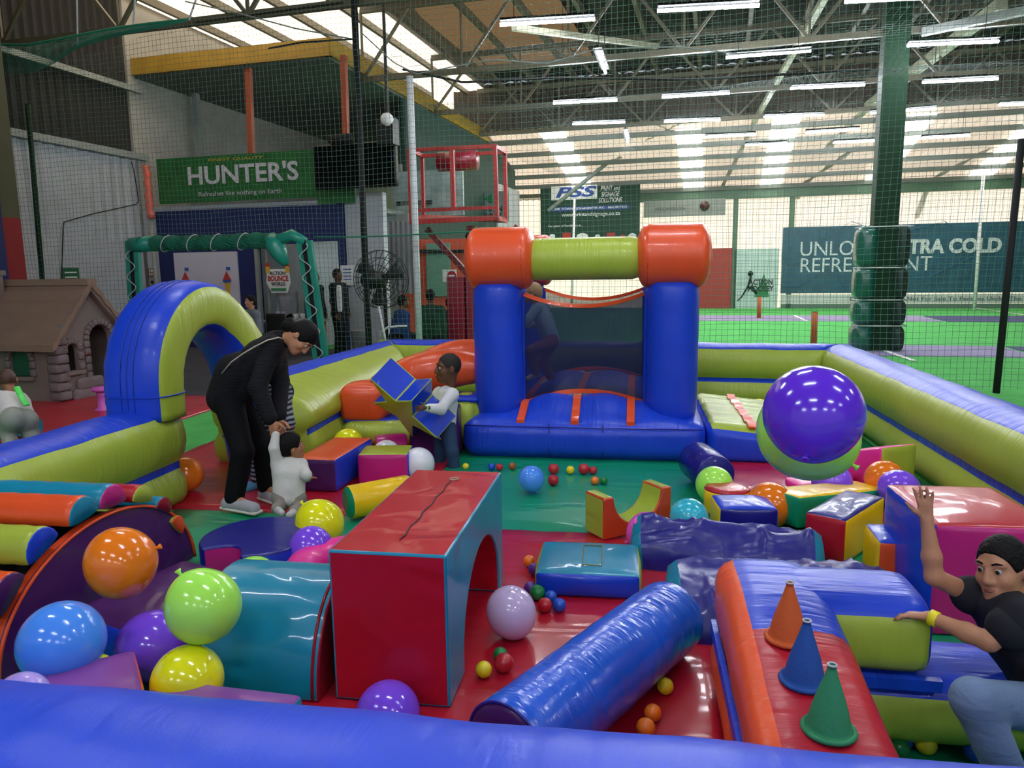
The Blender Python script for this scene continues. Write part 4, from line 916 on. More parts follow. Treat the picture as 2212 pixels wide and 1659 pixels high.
for a in (
    ('orange balloon resting on the purple arch side', 260, 1216, 78, 'orange', .15, -1, (.3, -1.9), .9),
    ('sky blue balloon at the far left of the pile, the biggest there', 134, 1387, 87, 'sky', .15, -1, (0, .2)),
    ('purple balloon in the pile between the blue and lime ones', 330, 1395, 76, 'purple', .146, -1, (.5, 2), .95),
    ('lime balloon on top of the pile next to the teal half barrel', 440, 1310, 79, 'lime', .138, -1, (0, 2.6)),
    ('smaller lime balloon behind the teal half barrel', 548, 1258, 56, 'lime', .14, -1, (.4, 1)),
    ('yellow balloon low against the front of the teal half barrel', 405, 1470, 75, 'yellow', .128, -1, (.2, .5)),
    ('lilac balloon peeping over the front wall at the far left', 46, 1512, 58, 'lilac', .088, -1, (0, .4)),
    ('yellow balloon almost hidden behind the sky blue one', 212, 1446, 32, 'yellow', .056, -1, (0, .4)),
    ('yellow balloon on the floor near the kneeling toddler', 691, 1131, 52, 'yellow', .15, None, (.2, 2.4)),
    ('deep purple balloon touching the yellow one near the toddler', 672, 1183, 47, 'purple', .13, None, (.5, .5)),
    ('orange balloon behind the entrance arch foot', 400, 1025, 38, 'orange', .14, None, (.1, .6)),
    ('yellow balloon behind the orange topped block', 752, 957, 32, 'yellow', .15, None, (.3, .6)),
    ('yellow balloon squeezed behind the orange cushion of the steps', 738, 925, 26, 'yellow', .13, None, (.3, .6)),
    ('white balloon beside the lime topped cube', 904, 1001, 35, 'white', .14, None, (.4, -.5)),
    ('white balloon behind the lime topped cube', 835, 980, 30, 'white', .13, None, (.4, -.3)),
    ('blue balloon on the green sheet right of the tall red block', 1148, 1034, 28, 'sky', .12, None, (.2, -.3), 1.02),
    ('pale pearl balloon in the mouth of the arch block', 1104, 1322, 54, 'pearl', .135, None, (0, -.35), 1.06),
    ('purple balloon rising behind the front wall before the tall red block', 838, 1541, 69, 'purple', .12, -1, (.4, .4)),
    ('pink balloon between the U block and the slumped navy cover', 1398, 1150, 44, 'pink', .13, None, (.3, 1)),
    ('aqua balloon beside the blue cube', 1488, 1117, 41, 'aqua', .13, None, (.3, -1)),
    ('pale lime balloon lying on the navy cylinder end', 1543, 1047, 40, 'lime', .14, None, (.3, .2)),
    ('bright orange balloon in the middle of the blocks on the right', 1663, 1091, 50, 'orange', .155, -1, (.2, 1)),
    ('orange balloon by the right wall', 1911, 1036, 42, 'orange', .15, None, (.4, .3)),
    ('lavender purple balloon beside the orange one at the right wall', 1942, 1057, 44, 'purple', .14, None, (.4, .3), .95),
    ('purple balloon behind the yellow wedge', 1797, 1041, 42, 'purple', .14, None, (.2, .4)),
    ('big violet balloon floating in the air in front of the right wall', 1757, 894, 105, 'violet', .155, -1, (-.75, .55)),
    ('lime balloon floating behind the big violet one', 1743, 932, 105, 'lime', .185, -1, (-.6, -.9)),
    ('yellow balloon by the lime slide', 1640, 882, 21, 'yellow', .13, None, (.3, .4)),
    ('small purple balloon peeking between the slide and the floating ones', 1652, 905, 17, 'purple', .10, None, (.3, .4)),
    ('pink balloon peeking out between the yellow cylinder and the red block', 872, 1092, 22, 'pink', .10, None, (.3, .4)),
    ): balloon(*a)
# ------------------------------------------------------------------ pit balls
PB = dict(red='b8202e', yellow='e8d020', orange='ee7a20', green='127a3c', blue='1550c4', pur='5a2a90', light='4aa0d8', brown='a0521c')
nb = 0
seen = {}
for (x, y, rp, c, lb) in (
    (1196, 1013, 12, 'red', 'red ball under the bouncer edge, left of the yellow one'), (1232, 1015, 9, 'yellow', 'yellow ball under the bouncer edge'),
    (1261, 1013, 12, 'red', 'red ball under the bouncer edge, right of the yellow one'), (1281, 1016, 9, 'red', 'smaller red ball at the right end of the row by the bouncer'),
    (1195, 1037, 12, 'red', 'red ball alone on the green sheet beside the blue balloon'), (1285, 1038, 9, 'orange', 'orange ball touching the green ball on the green sheet'),
    (1304, 1038, 9, 'green', 'green ball touching the orange ball on the green sheet'), (1062, 1008, 8, 'blue', 'blue ball at the left under the bouncer edge'),
    (1079, 1009, 8, 'red', 'red ball beside the blue ball under the bouncer edge'), (1107, 1007, 8, 'brown', 'brownish orange ball in the shade of the bouncer'),
    (1006, 1007, 7, 'yellow', 'yellow ball at the bouncer corner behind the red block'), (1143, 1212, 13, 'orange', 'orange ball half hidden behind the arch block'),
    (1153, 1229, 13, 'pur', 'purple ball beside the teal mat corner'), (1146, 1270, 14, 'pur', 'purple ball tucked behind the green ball at the arch block'),
    (1161, 1280, 17, 'green', 'green ball in the cluster by the teal mat'), (1190, 1289, 14, 'blue', 'blue ball in the cluster touching the teal mat'),
    (1177, 1307, 16, 'red', 'red ball in the cluster by the teal mat'), (1208, 1307, 15, 'blue', 'blue ball nearest in the cluster by the teal mat'),
    (1045, 1446, 18, 'yellow', 'yellow ball in front of the arch block mouth'), (1081, 1414, 16, 'green', 'green ball behind the dark red one at the arch mouth'),
    (1089, 1432, 21, 'red', 'dark red ball at the arch mouth'), (1437, 1482, 18, 'yellow', 'yellow ball on the red sheet under the blue roll'),
    (1410, 1540, 19, 'orange', 'orange ball on the red sheet, the farther of two'), (1395, 1572, 21, 'orange', 'orange ball on the red sheet, nearest the front wall'),
    (1911, 1590, 18, 'blue', 'blue ball against the red arm by the front wall'), (1950, 1598, 21, 'blue', 'blue ball between the green and yellow balls'),
    (1943, 1616, 21, 'green', 'green ball at the front wall near the green cone'), (2000, 1606, 23, 'yellow', 'yellow ball at the front wall near the green cone'),
    (2106, 1622, 22, 'blue', "blue ball beside the boy's knee"), (1925, 1607, 14, 'light', 'light blue ball behind the green one near the cone'),
    (278, 1472, 14, 'blue', 'dark blue ball deep in the gap by the purple balloon')):
    lo, hi = .3, 12
    fl = .026 if x < 1330 and y > 1150 or 1350 < x < 1450 else .012
    for _ in range(40):
        m_ = (lo+hi)/2; q = D(x, y, m_)
        if q[2] > rp*m_/F+fl: lo = m_
        else: hi = m_
    p = D(x, y, lo); rad = rp*lo/F
    o = mk('pit_ball', *ball((0, 0, 0), rad, 20), mat('pit_ball_'+c, PB[c], .32, 0, coat=.15, var=.03), None, loc=p)
    tag(o, lb, 'ball', 'pit balls')
# ================================================================== NETS AND GEAR
def plate(name, outer, holes, th, m, parent, bev=0, loc=None):
    "flat board in local x,z with holes, thickness along y"
    bm = bmesh.new(); es = []
    for lp in [outer]+holes:
        vs = [bm.verts.new((x, 0, z)) for x, z in lp]; es += [bm.edges.new((vs[i], vs[(i+1) % len(vs)])) for i in range(len(vs))]
    bmesh.ops.triangle_fill(bm, use_beauty=True, use_dissolve=False, edges=es)
    bmesh.ops.recalc_face_normals(bm, faces=bm.faces[:])
    r = bmesh.ops.extrude_face_region(bm, geom=bm.faces[:])
    for v in [g for g in r['geom'] if isinstance(g, bmesh.types.BMVert)]: v.co.y += th
    bmesh.ops.recalc_face_normals(bm, faces=bm.faces[:])
    me = bpy.data.meshes.new(name); bm.to_mesh(me); bm.free(); me.materials.append(m)
    o = bpy.data.objects.new(name, me); COL.objects.link(o); o.parent = parent
    if loc is not None: o.location = loc
    return o
def cords(lines, r=.0022):
    "thin triangular cords through point lists"
    V = []; Fc = []
    for P in lines:
        P = np.array(P, float); T = np.gradient(P, axis=0) if len(P) > 1 else P
        T /= np.linalg.norm(T, axis=1)[:, None]+1e-9
        ref = np.where(np.abs(T[:, 2:3]) > .8, np.array([[1., 0, 0]]), np.array([[0, 0, 1.]]))
        S = np.cross(T, ref); S /= np.linalg.norm(S, axis=1)[:, None]+1e-9; U = np.cross(S, T); b = len(V)
        for i in range(len(P)):
            for a in (1.57, 3.66, 5.76): V.append(P[i]+r*(S[i]*math.cos(a)+U[i]*math.sin(a)))
        for i in range(len(P)-1):
            for j in range(3): Fc.append((b+3*i+j, b+3*i+(j+1) % 3, b+3*i+3+(j+1) % 3, b+3*i+3+j))
    return V, Fc
netg = mat('net_cord', '54766a', .7, var=.15); netd = mat('net_cord_dark', '3a5a4c', .8, var=.15); rope = mat('rope_green', '1f7a5e', .7, var=.15)
VNET = 11.2
r = hroot('safety_net', 'tall green square-mesh net hanging across the whole hall behind the arena', 'net', 0, VNET)
uL, uR = onv(296, 600, VNET)[0], onv(682, 600, VNET)[0]; zO = onv(480, 522, VNET)[2]
def npos(u, z): return (u+.02*math.sin(z*1.7+u*.9), .05*math.sin(u*.8+z*.6)+.03*math.sin(u*2.3-z), z+.015*math.sin(u*1.9+z))
def ztop(u):
    x = onv(0, 150, VNET)[0]; e = onv(405, 44, VNET)[0]
    if u > e: return 6.3
    return onv(60, 150, VNET)[2]+(onv(405, 44, VNET)[2]-onv(60, 150, VNET)[2])*max(0, (u-x-.4)/(e-x-.4))**1.1
L_ = []; P_ = .082
u = -12.9
while u < 9.5:
    z0 = zO if uL < u < uR else .02
    L_.append([npos(u, z) for z in np.linspace(z0, ztop(u), 22)]); u += P_
z = .06
while z < 6.3:
    for a, b in (((-12.9, uL), (uR, 9.5)) if z < zO else ((-12.9, 9.5),)):
        us = [q for q in np.linspace(a, b, max(3, int((b-a)/.16))) if ztop(q) >= z]
        if len(us) > 2: L_.append([npos(q, z) for q in us])
    z += P_
MB().add(cords(L_, .0027)).mk('netting', netg, r)
MB().add(tube([npos(q, 6.3) for q in np.linspace(onv(405, 44, VNET)[0], 9.5, 60)], .014, 5)).mk('top_rope', netd, r)
MB().add(tube([npos(q, zO+.03) for q in np.linspace(uR, onv(1140, 520, VNET)[0], 40)], .012, 5)).mk('side_rope', rope, r)
# drooping gathered edge at the upper left
up = ((-10, 96), (60, 97), (120, 86), (190, 72), (253, 60), (330, 50), (405, 42)); lo = ((-10, 157), (40, 159), (72, 157), (115, 138), (163, 106), (250, 80), (405, 46))
def crv(pts, t):
    k = t*(len(pts)-1); i = min(int(k), len(pts)-2); f = k-i; return pts[i][0]+(pts[i+1][0]-pts[i][0])*f, pts[i][1]+(pts[i+1][1]-pts[i][1])*f
r = hroot('gathered_net', 'slack green net edge drooping at the top of the left side', 'net', 0, 0)
def dpos(t, s):
    x, y = np.array(crv(up, t))*(1-s)+np.array(crv(lo, t))*s; q = onv(x, y, VNET-.06-.25*math.sin(math.pi*s)*(1-t)); return q
MB().add(cords([[dpos(t, s) for t in np.linspace(0, 1, 50)] for s in np.linspace(0, 1, 14)]+[[dpos(min(1, t+.05*s), s) for s in np.linspace(0, 1, 10)] for t in np.linspace(0, 1, 90)], .004)).mk('netting', mat('net_teal', '2f7a66', .7), r)
MB().add(tube([dpos(t, 0) for t in np.linspace(0, 1, 40)], .022, 6)).mk('edge_rope', rope, r)
for a, b in (((168, 100), (166, 0)), ((288, 57), (292, -5)), ((408, 44), (425, -5))): MB().add(cords([[onv(*a, VNET), onv(*b, VNET)]], .018)).mk('suspension_cord', mat('cord_white', 'b9bcbc', .7), r)
# court ceiling net and a far net, seen through the first
r = hroot('court_net', 'flat green net stretched over the sports court under the lights', 'net', 0, 0)
zc = lambda u, v: 5.15+.10*math.sin(u*.7)*math.sin(v*.5)-.5*math.exp(-((v-14.3)/.7)**2)*(.6+.2*math.sin(u*1.1))
MB().add(cords([[(u, v, zc(u, v)) for v in np.linspace(11.5, 30, 26)] for u in np.arange(-6, 15, .11)]+[[(u, v, zc(u, v)) for u in np.linspace(-6, 15, 30)] for v in np.arange(11.5, 30, .13)], .0019)).mk('netting', mat('net_grey', '48524f', .7, var=.1), r)
r = hroot('far_net', 'fine dark net hanging before the far wall boards', 'net', 0, 30.4)
MB().add(cords([[(u, 0, .02), (u, 0, 5.2)] for u in np.arange(-5, 17, .12)]+[[(-5, 0, z), (17, 0, z)] for z in np.arange(.05, 5.2, .12)], .0045)).mk('netting', netd, r)
def poles(name, label, x0, y0, x1, y1, v, rad, m, cat='pole', n=8, z0=None, group=None):
    a, b = onv(x0, y0, v), onv(x1, y1, v)
    if z0 is not None:
        k = (z0-b[2])/(a[2]-b[2]) if abs(a[2]-b[2]) > 1e-6 else 0; b = b+(a-b)*k
    o = MB().add(rod((0, 0, 0), tuple(a-b), rad, n)).mk(name, m, loc=HB(*b), rz=-TB); return tag(o, label, cat, group)
poles('net_pole', 'tall black pole standing left of the bouncer, nearest the doors', 764, -15, 797, 745, VNET+.12, .055, blk2, z0=0)
poles('net_pole', 'thin dark green pole against the white left wall', 60, 225, 92, 612, VNET+.1, .045, greenp, z0=0)
poles('net_pole', 'thin black post at the right edge beyond the arena wall', 2207, 300, 2152, 848, VNET-.1, .045, blk2, z0=0)
poles('bandaged_pole', 'pale pole wrapped in white tape beside the red platform', 885, 165, 906, 745, VNET+.4, .06, mat('tape_white', 'd0d2d4', .7, .5, (3, 3, 40), var=.15), z0=0)
poles('goal_pole', 'thin white pole in front of the teal advert board', 2124, 378, 2105, 666, 31.5, .06, sw, z0=0)
poles('goal_pole', 'thin white pole in front of the green print banner', 1241, 430, 1237, 600, 29.0, .045, sw, z0=0)
for x, y, yb, lb in ((1639, 642, 688, 'far orange cricket stumps on the lilac strip'), (1757, 677, 746, 'near orange cricket stumps just beyond the arena wall')):
    g_ = G(x, yb); q = UH(g_); h_ = .72
    rt = thing('cricket_stumps', lb, 'stumps', g_, -TB, 'cricket stumps')
    for k in (-1, 0, 1): MB().add(rod((k*.045, 0, .03), (k*.045, 0, h_), .022, 8)).mk('stump', mat('stump_orange', 'b5602a', .5), rt)
    MB().add(box((0, 0, .015), (.2, .1, .03))).mk('stump_base', mat('stump_orange', 'b5602a', .5), rt, smooth=False); MB().add(rod((-.05, 0, h_+.008), (.05, 0, h_+.008), .010, 6)).mk('bail', black, rt)
r = hroot('overhead_cables', 'dark slack cables looping under the roof truss', 'cable', 0, 0)
for pts, v, rad in ((((400, 3), (520, 30), (640, 62), (770, 86)), 11.4, .012), (((580, 105), (650, 92), (770, 84)), 11.3, .015), (((420, 48), (600, 24), (740, 5)), 11.5, .010), (((780, 70), (850, 135), (900, 160), (1060, 128), (1180, 138), (1290, 106), (1465, 101), (1590, 116), (1700, 110), (1900, 95)), 11.4, .010), (((870, 150), (1000, 178), (1200, 168), (1500, 172), (1880, 150)), 12.5, .02)):
    MB().add(tube([onv(*crv(pts, t), v) for t in np.linspace(0, 1, 50)], rad, 5)).mk('cable', blk2 if v != 11.4 else greyst, r)
r = thing('wall_cable', 'black cable drooping over the white left wall', 'cable', (0, 0, 0), -TB)
MB().add(tube([onu(*crv(((133, 610), (137, 480), (200, 462), (300, 440), (290, 370), (283, 348)), t), UL+.06) for t in np.linspace(0, 1, 40)], .012, 5)).mk('cable', blk2, r)
# ------------------------------------------------------------------ teal gate frame with rolled-up net
tealc = mat('teal_vinyl', '1f8f7c', .4, .5, (10, 10, 10), coat=.2)
r = hroot('gate_frame', 'teal padded gate frame with the net rolled up along its top', 'frame', 0, 0)
def hp(x, y, v=VNET-.1): return onv(x, y, v)
for xa, xb, nm in ((286, 300, 'post'), (658, 693, 'post')):
    a, b = hp(xa, 520), hp(xb, 770); k = b[2]/(a[2]-b[2]); b = b-(a-b)*k; dx = np.array([.075, 0, 0])
    mbp = MB()
    for s in (-1, 1): mbp.add(beam(a+dx*s, b+dx*s, .075, .12))
    mbp.mk('padding', tealc, r, smooth=False)
    MB().add(beam(a, b, .08, .08)).mk('post', black, r, smooth=False)
    MB().add(*[loft([[p for p in q] for q in [[(0, 0, 0)]*3]*2])] if 0 else [ball(tuple(a+(b-a)*.5+np.array([.1, -.07, 0])), .012, 8)]).mk('eyelet', greyst, r)
    MB().add(tube([a+(b-a)*t+np.array([.09*math.sin(t*40), -.08, 0]) for t in np.linspace(.02, .95, 60)], .010, 5)).mk('lacing', mat('cord_white', 'b9bcbc', .7), r)
a, b = hp(300, 528), hp(585, 520)
MB().add(tube([a+(b-a)*t+np.array([0, 0, .02*math.sin(9*t)]) for t in np.linspace(0, 1, 40)], [.115+.02*math.sin(i*1.3) for i in range(40)], 14)).mk('net_roll', mat('net_roll', '1f7a62', .8, 1.0, (30, 60, 60), 5, var=.2, dist=.05), r)
MB().add(cords([[a+(b-a)*min(1, max(0, t+.02*math.sin(9*s+i)))+.125*np.array([0, -math.sin(s+i*.3), math.cos(s+i*.3)]) for t, s in [(j/30, j*.5) for j in range(31)]] for i in range(26)], .007)).mk('net_strand', rope, r)
for t in (.22, .42, .6, .8): MB().add(tube([a+(b-a)*(t+.025*math.sin(q))+.14*np.array([0, math.cos(q), math.sin(q)]) for q in np.linspace(0, 6.28, 16)[:-1]], .010, 5, loop=True)).mk('tie', mat('cord_white', 'b9bcbc', .7), r)
MB().add(tube([hp(285, 530), hp(330, 526)], .135, 12)).mk('sleeve', tealc, r)
MB().add(tube([hp(582, 512), hp(596, 530), hp(606, 552), hp(618, 572)], [.12, .17, .13, .06], 12)).mk('torn_padding', tealc, r)
MB().add(tube([hp(596, 520), hp(632, 508), hp(660, 522)], [.09, .10, .07], 10)).mk('torn_padding', tealc, r)
# ------------------------------------------------------------------ red platform on a mast
VP = 13.0
r = hroot('red_platform', 'red steel cage platform on a mast above the bouncer', 'platform', 0, 0)
redm = metal('platform_red', 'b02a28', .45); f = lambda x, y: onv(x, y, VP); bk = lambda x, y: onv(x, y, VP+1.2)
fr = [f(884, 324), f(1069, 316), f(1074, 472), f(889, 481)]; ba = [bk(912, 337), bk(1091, 329), bk(1093, 478), bk(915, 470)]
mb = MB()
for q in (fr, ba):
    for i in range(4): mb.add(beam(q[i], q[(i+1) % 4], .065))
for i in range(4): mb.add(beam(fr[i], ba[i], .07))
mb.add(beam(f(889, 455), f(1072, 448), .06)).add(beam(f(976, 320), f(980, 452), .075)); mb.mk('cage', redm, r, smooth=False)
mb = MB(); mb.add(loft([[fr[3], fr[2], ba[2], ba[3]], [q+np.array([0, 0, .06]) for q in (fr[3], fr[2], ba[2], ba[3])]])); mb.mk('deck', redm, r, smooth=False)
MB().add(tube([bk(948, 350), bk(1030, 346)], .19, 16)).mk('padding', mat('pad_crimson', '8e1a30', .35, .3, coat=.3), r)
c0 = f(1000, 485); c1 = np.array([c0[0], c0[1]+.5, 0])
MB().add(beam((c1[0], c1[1], c0[2]), (c1[0], c1[1], 0), .16)).mk('mast', redm, r, smooth=False)
for s in (-1, 1): MB().add(beam((c1[0]+s*.9, c1[1], c0[2]-.03), (c1[0], c1[1], c0[2]-1.0), .10)).mk('strut', metal('platform_dkred', '7c2024'), r, smooth=False)
q = f(998, 735); MB().add(box((c1[0]-.22, c1[1]-.2, .8), (.34, .36, 1.6))).add(box((c1[0]+.16, c1[1]-.2, .8), (.34, .36, 1.6))).mk('base_padding', mat('pad_crimson', '8e1a30', .35, .3, coat=.3), r, smooth=False)
MB().add(ball((c1[0], c1[1]-.12, c0[2]-.2), .09, 12)).mk('winch', black, r)
# ------------------------------------------------------------------ industrial fan
r = hroot('industrial_fan', 'large black caged fan behind the net near the black pole', 'fan', 0, 0)
c = onv(820, 604, 12.4); R_ = .52
cage = [[c+np.array([rr*math.cos(a), dy, rr*math.sin(a)]) for a in np.linspace(0, 2*math.pi, 40)] for rr, dy in ((R_, 0), (R_, .1), (R_*.75, -.08), (R_*.5, -.11), (R_*.25, -.13), (R_*.75, .2), (R_*.4, .23))]
cage += [[c+np.array([R_*k*math.cos(a), -.13*(1-k**3), R_*k*math.sin(a)]) for k in np.linspace(.1, 1, 6)] for a in np.linspace(0, 2*math.pi, 28)]
MB().add(cords(cage, .008)).mk('cage', black, r)
for k in range(3):
    a0 = k*2.094+.4; mb = MB(); pts = [[c+np.array([rr*math.cos(a0+da), .02+dy, rr*math.sin(a0+da)]) for da, dy in ((-.35, .03), (0, 0), (.35, -.03))] for rr in np.linspace(.08, R_*.92, 6)]
    o = MB().add(loft(pts, closed=False)).mk('blade', mat('fan_blade', '3c3f42', .4), r); o.modifiers.new('s', 'SOLIDIFY').thickness = .008
MB().add(tube([c+np.array([0, -.42, 0]), c+np.array([0, .05, 0])], [.17, .15], 16)).mk('motor', black, r)
MB().add(rod(c+np.array([0, .2, 0]), (c[0], c[1]+.2, .04), .035)).add(tube([(c[0], c[1]+.2, 0), (c[0], c[1]+.2, .05)], .32, 20)).mk('stand', blk2, r)
tag(MB().add(lathe([(1e-3, 0), (.15, 0), (.19, .55), (.195, .56), (.175, .56), (.14, .03), (1e-3, .03)], 24)).mk('waste_bin', mat('bin_grey', '9a9c9c', .4, metal=.4), loc=HB(*onv(777, 700, 13.6)[:2], 0)), 'grey bin at the foot of the white wall by the fan', 'bin')
tag(poles('broom_handle', 'white stick leaning beside the fan', 818, 662, 834, 742, 12.0, .022, sw, z0=.1, cat='stick'))
# speaker cluster and lamp by the screen
r = hroot('loudspeaker', 'black loudspeaker cluster above the black screen', 'speaker', 0, 0)
c = onv(838, 285, VF-.9); MB().add(box(c, (.34, .3, .5))).add(rod(c, (c[0], c[1], c[2]+2.4), .03)).mk('housing', black, r, smooth=False); MB().add(ball(onv(836, 258, VF-1.05), .13, 12)).mk('white_cone', sw, r)
# ------------------------------------------------------------------ back-of-hall walls under the green side wall
coral = mat('coral_wall', 'd4573c', .7, .1, var=.08); shut = mat('shutter_grey', '7f7b83', .5, .5, (1, 1, 30), var=.05)
a, b = onv(878, 700, 17.5), onv(1060, 515, 17.5)
hs('wall_coral', MB().add(box(((a[0]+b[0])/2+.3, 17.5, 1.25), (b[0]-a[0]+.8, .12, 2.5))), coral)
a, b = onv(820, 640, 16.4), onv(888, 478, 16.4)
o = tag(MB().add(corrug(a[0], b[0], 16.4, 1.2, b[2], .12, .02)).mk('roller_shutter', shut, smooth=False, rz=-TB), 'grey roller shutter behind the fan', 'shutter')
hs('window_9', MB().add(box((onv(948, 570, 17.4)[0], 17.38, 1.75), (.62, .06, 1.3))), mat('curtain_green', '6f9a88', .4, .3, (20, 2, 2)))
_a, _b = onv(853, 470, 18.6), onv(1000, 365, 18.6)
hs('wall_glazed', MB().add(box(((_a[0]+_b[0])/2, 18.6, (_a[2]+_b[2])/2), (_b[0]-_a[0], .1, _b[2]-_a[2]))), mat('glazing', '9fb0b0', .15, .2, coat=.5, var=.3))
hs('trim_7', MB().add(beam(onv(860, 440, 16), onv(1000, 432, 22), .1)).add(beam(onv(866, 543, 17.3), onv(1010, 543, 17.3), .08)), blk2)
# ------------------------------------------------------------------ padded column
cb = G(1893, 757); cq = UH(cb)
o = MB().add(box((0, 0, 3.95), (.44, .44, 7.9))).mk('pillar_right', greenp, smooth=False, loc=(*cb[:2], 0), rz=-TB); tag(o, kind='structure')
r = thing('column_padding', 'dark green padding tied in bulges round the tall column', 'padding', (*cb[:2], 0), -TB)
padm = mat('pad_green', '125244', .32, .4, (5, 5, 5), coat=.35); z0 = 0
for i, (h_, w_) in enumerate(((.52, .46), (.5, .44), (.62, .44), (.78, .46))):
    for s, wx in ((-1, .34), (1, .22)):
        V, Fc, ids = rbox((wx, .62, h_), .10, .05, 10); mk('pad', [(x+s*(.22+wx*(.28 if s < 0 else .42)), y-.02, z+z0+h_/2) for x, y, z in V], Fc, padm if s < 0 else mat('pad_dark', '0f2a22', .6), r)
    MB().add(tube([((.36+w_*.32)*math.copysign(abs(math.cos(a))**.6, math.cos(a)), .33*math.copysign(abs(math.sin(a))**.6, math.sin(a)), z0+h_) for a in np.linspace(0, 6.28, 24)[:-1]], .012, 5, loop=True)).mk('tie_rope', mat('cord_white', 'b9bcbc', .7), r)
    z0 += h_+.01
# ------------------------------------------------------------------ playhouse
wallb = mat('playhouse_wall', '7c6c66', .75, .35, (9, 9, 9), bump2=.2, scale2=90, var=.08); roofb = mat('playhouse_roof', '8a6e5e', .7, .9, (28, 3.5, 9), 4, var=.1); stone = mat('playhouse_stone', '77696a', .8, .6, (12, 12, 12), var=.15)
ph = thing('playhouse', 'brown plastic playhouse with shingle roof and stone trim', 'playhouse', (-6.1, 9.9, 0), math.radians(75))
w, d, he, hr = 1.15, 1.6, .93, 1.60
def archp(cx, z0, hw, hs_, n=12): return [(cx-hw, z0), (cx+hw, z0)]+[(cx+hw*math.cos(a), z0+hs_+hw*math.sin(a)) for a in np.linspace(0, math.pi, n)]
door = [(.74-.20, .05), (.74+.20, .05)]+[(.74+.20*math.cos(a), .82+.2*math.sin(a)) for a in np.linspace(0, math.pi, 12)]
win = archp(.24, .42, .095, .28)
plate('gable_wall', [(0, 0), (w, 0), (w, he), (w/2, hr-.04), (0, he)], [door, win], .06, wallb, ph)
plate('gable_wall', [(0, 0), (w, 0), (w, he), (w/2, hr-.04), (0, he)], [], .06, wallb, ph, loc=(0, d-.06, 0))
sw_ = plate('side_wall', [(0, 0), (d, 0), (d, he), (0, he)], [archp(.63, .36, .17, .22)], .06, wallb, ph); sw_.rotation_euler = (0, 0, math.pi/2); sw_.location = (.06, 0, 0)
s2 = plate('side_wall', [(0, 0), (d, 0), (d, he), (0, he)], [], .06, wallb, ph); s2.rotation_euler = (0, 0, math.pi/2); s2.location = (w, 0, 0)
MB().add(box((w/2, d/2, .03), (w-.14, d-.14, .04))).mk('floor_panel', blk2, ph, smooth=False)
for cx, z0, hw, hs_, side in ((.24, .42, .095, .28, 0), (.74, .05, .20, .77, 0), (.63, .36, .17, .22, 1)):
    n_ = 11
    for i in range(n_):
        a = math.pi*(i+.5)/n_; rr = hw+.045; c = (cx+rr*math.cos(a), z0+hs_+rr*math.sin(a))
        V, Fc, ids = rbox((.085, .05, rr*math.pi/n_*.96), .018, .004, 4); R = Matrix.Rotation(-a, 3, 'Y')
        V = [R @ Vector(v) for v in V]; V = [(v[0]+c[0], v[1]-.012, v[2]+c[1]) for v in V]
        if side: V = [(-(v[1])-.0, v[0], v[2]) if 0 else (v[1], v[0], v[2]) for v in V]
        mk('arch_stone', V, Fc if not side else [f[::-1] for f in Fc], stone, ph)
    for s in (-1, 1):
        k = int(hs_/.11)
        for i in range(k):
            V, Fc, ids = rbox((.09, .05, .1), .018, .004, 4); V = [(v[0]+cx+s*(hw+.045), v[1]-.012, v[2]+z0+.055+i*hs_/k) for v in V]
            if side: V = [(v[1], v[0], v[2]) for v in V]; Fc = [f[::-1] for f in Fc]
            mk('jamb_stone', V, Fc, stone, ph)
for i in range(7):
    V, Fc, ids = rbox((.17+.05*(i % 2), .17+.05*((i+1) % 2), .115), .02, .006, 4); mk('corner_stone', [(x+.06, y+.06, z+.1+i*.125) for x, y, z in V], Fc, stone, ph)
for i in range(4):
    V, Fc, ids = rbox((.26, .08, .16), .03, .01, 5); mk('plinth_stone', [(x+.30+i*.09-(.0 if i < 2 else 0), y-.02, z+.08+(.14 if i % 2 else 0)) for x, y, z in V], Fc, stone, ph)
MB().add(box((-.035, .63, .34), (.08, .44, .05))).add(box((.24, -.03, .40), (.3, .08, .05))).mk('window_sill', wallb, ph, smooth=False)
mk('shutter', *loft([[(.02, .63+x, z) for x, z in archp(0, .37, .16, .21)], [(.05, .63+x, z) for x, z in archp(0, .37, .16, .21)]]), mat('shutter_green', '14503a', .5, .3, (2, 30, 2)), ph, smooth=False)
for s in (-1, 1):
    e = np.array([w/2-s*(w/2+.17), -.12, he-.17]); rdg = np.array([w/2, -.12, hr+.03]); nrow = 5
    rings = []
    for i in range(nrow*2+1):
        t = i/(nrow*2); p = e+(rdg-e)*t; up_ = .035*(1-(i % 2)) if i < nrow*2 else 0
        rings.append(p+np.array([0, 0, .02+up_]))
    V = []; Fc = []
    for p in rings: V += [tuple(p), (p[0], d+.12, p[2])]
    for p in rings: V += [(p[0], p[1], p[2]-.09), (p[0], d+.12, p[2]-.09)]
    n_ = len(rings)
    for i in range(n_-1): Fc += [(2*i, 2*i+1, 2*i+3, 2*i+2), (2*n_+2*i, 2*n_+2*i+2, 2*n_+2*i+3, 2*n_+2*i+1), (2*i, 2*i+2, 2*n_+2*i+2, 2*n_+2*i), (2*i+1, 2*n_+2*i+1, 2*n_+2*i+3, 2*i+3)]
    Fc += [(0, 2*n_, 2*n_+1, 1)]
    mk('roof_slope', V, Fc, roofb, ph, smooth=False)
MB().add(box((w/2, d/2, hr+.03), (.16, d+.26, .09))).mk('ridge_cap', roofb, ph, smooth=False)
MB().add(box((.28, d-.25, hr-.1), (.24, .24, .5))).add(box((.28, d-.25, hr+.17), (.3, .3, .07))).mk('chimney', wallb, ph, smooth=False)
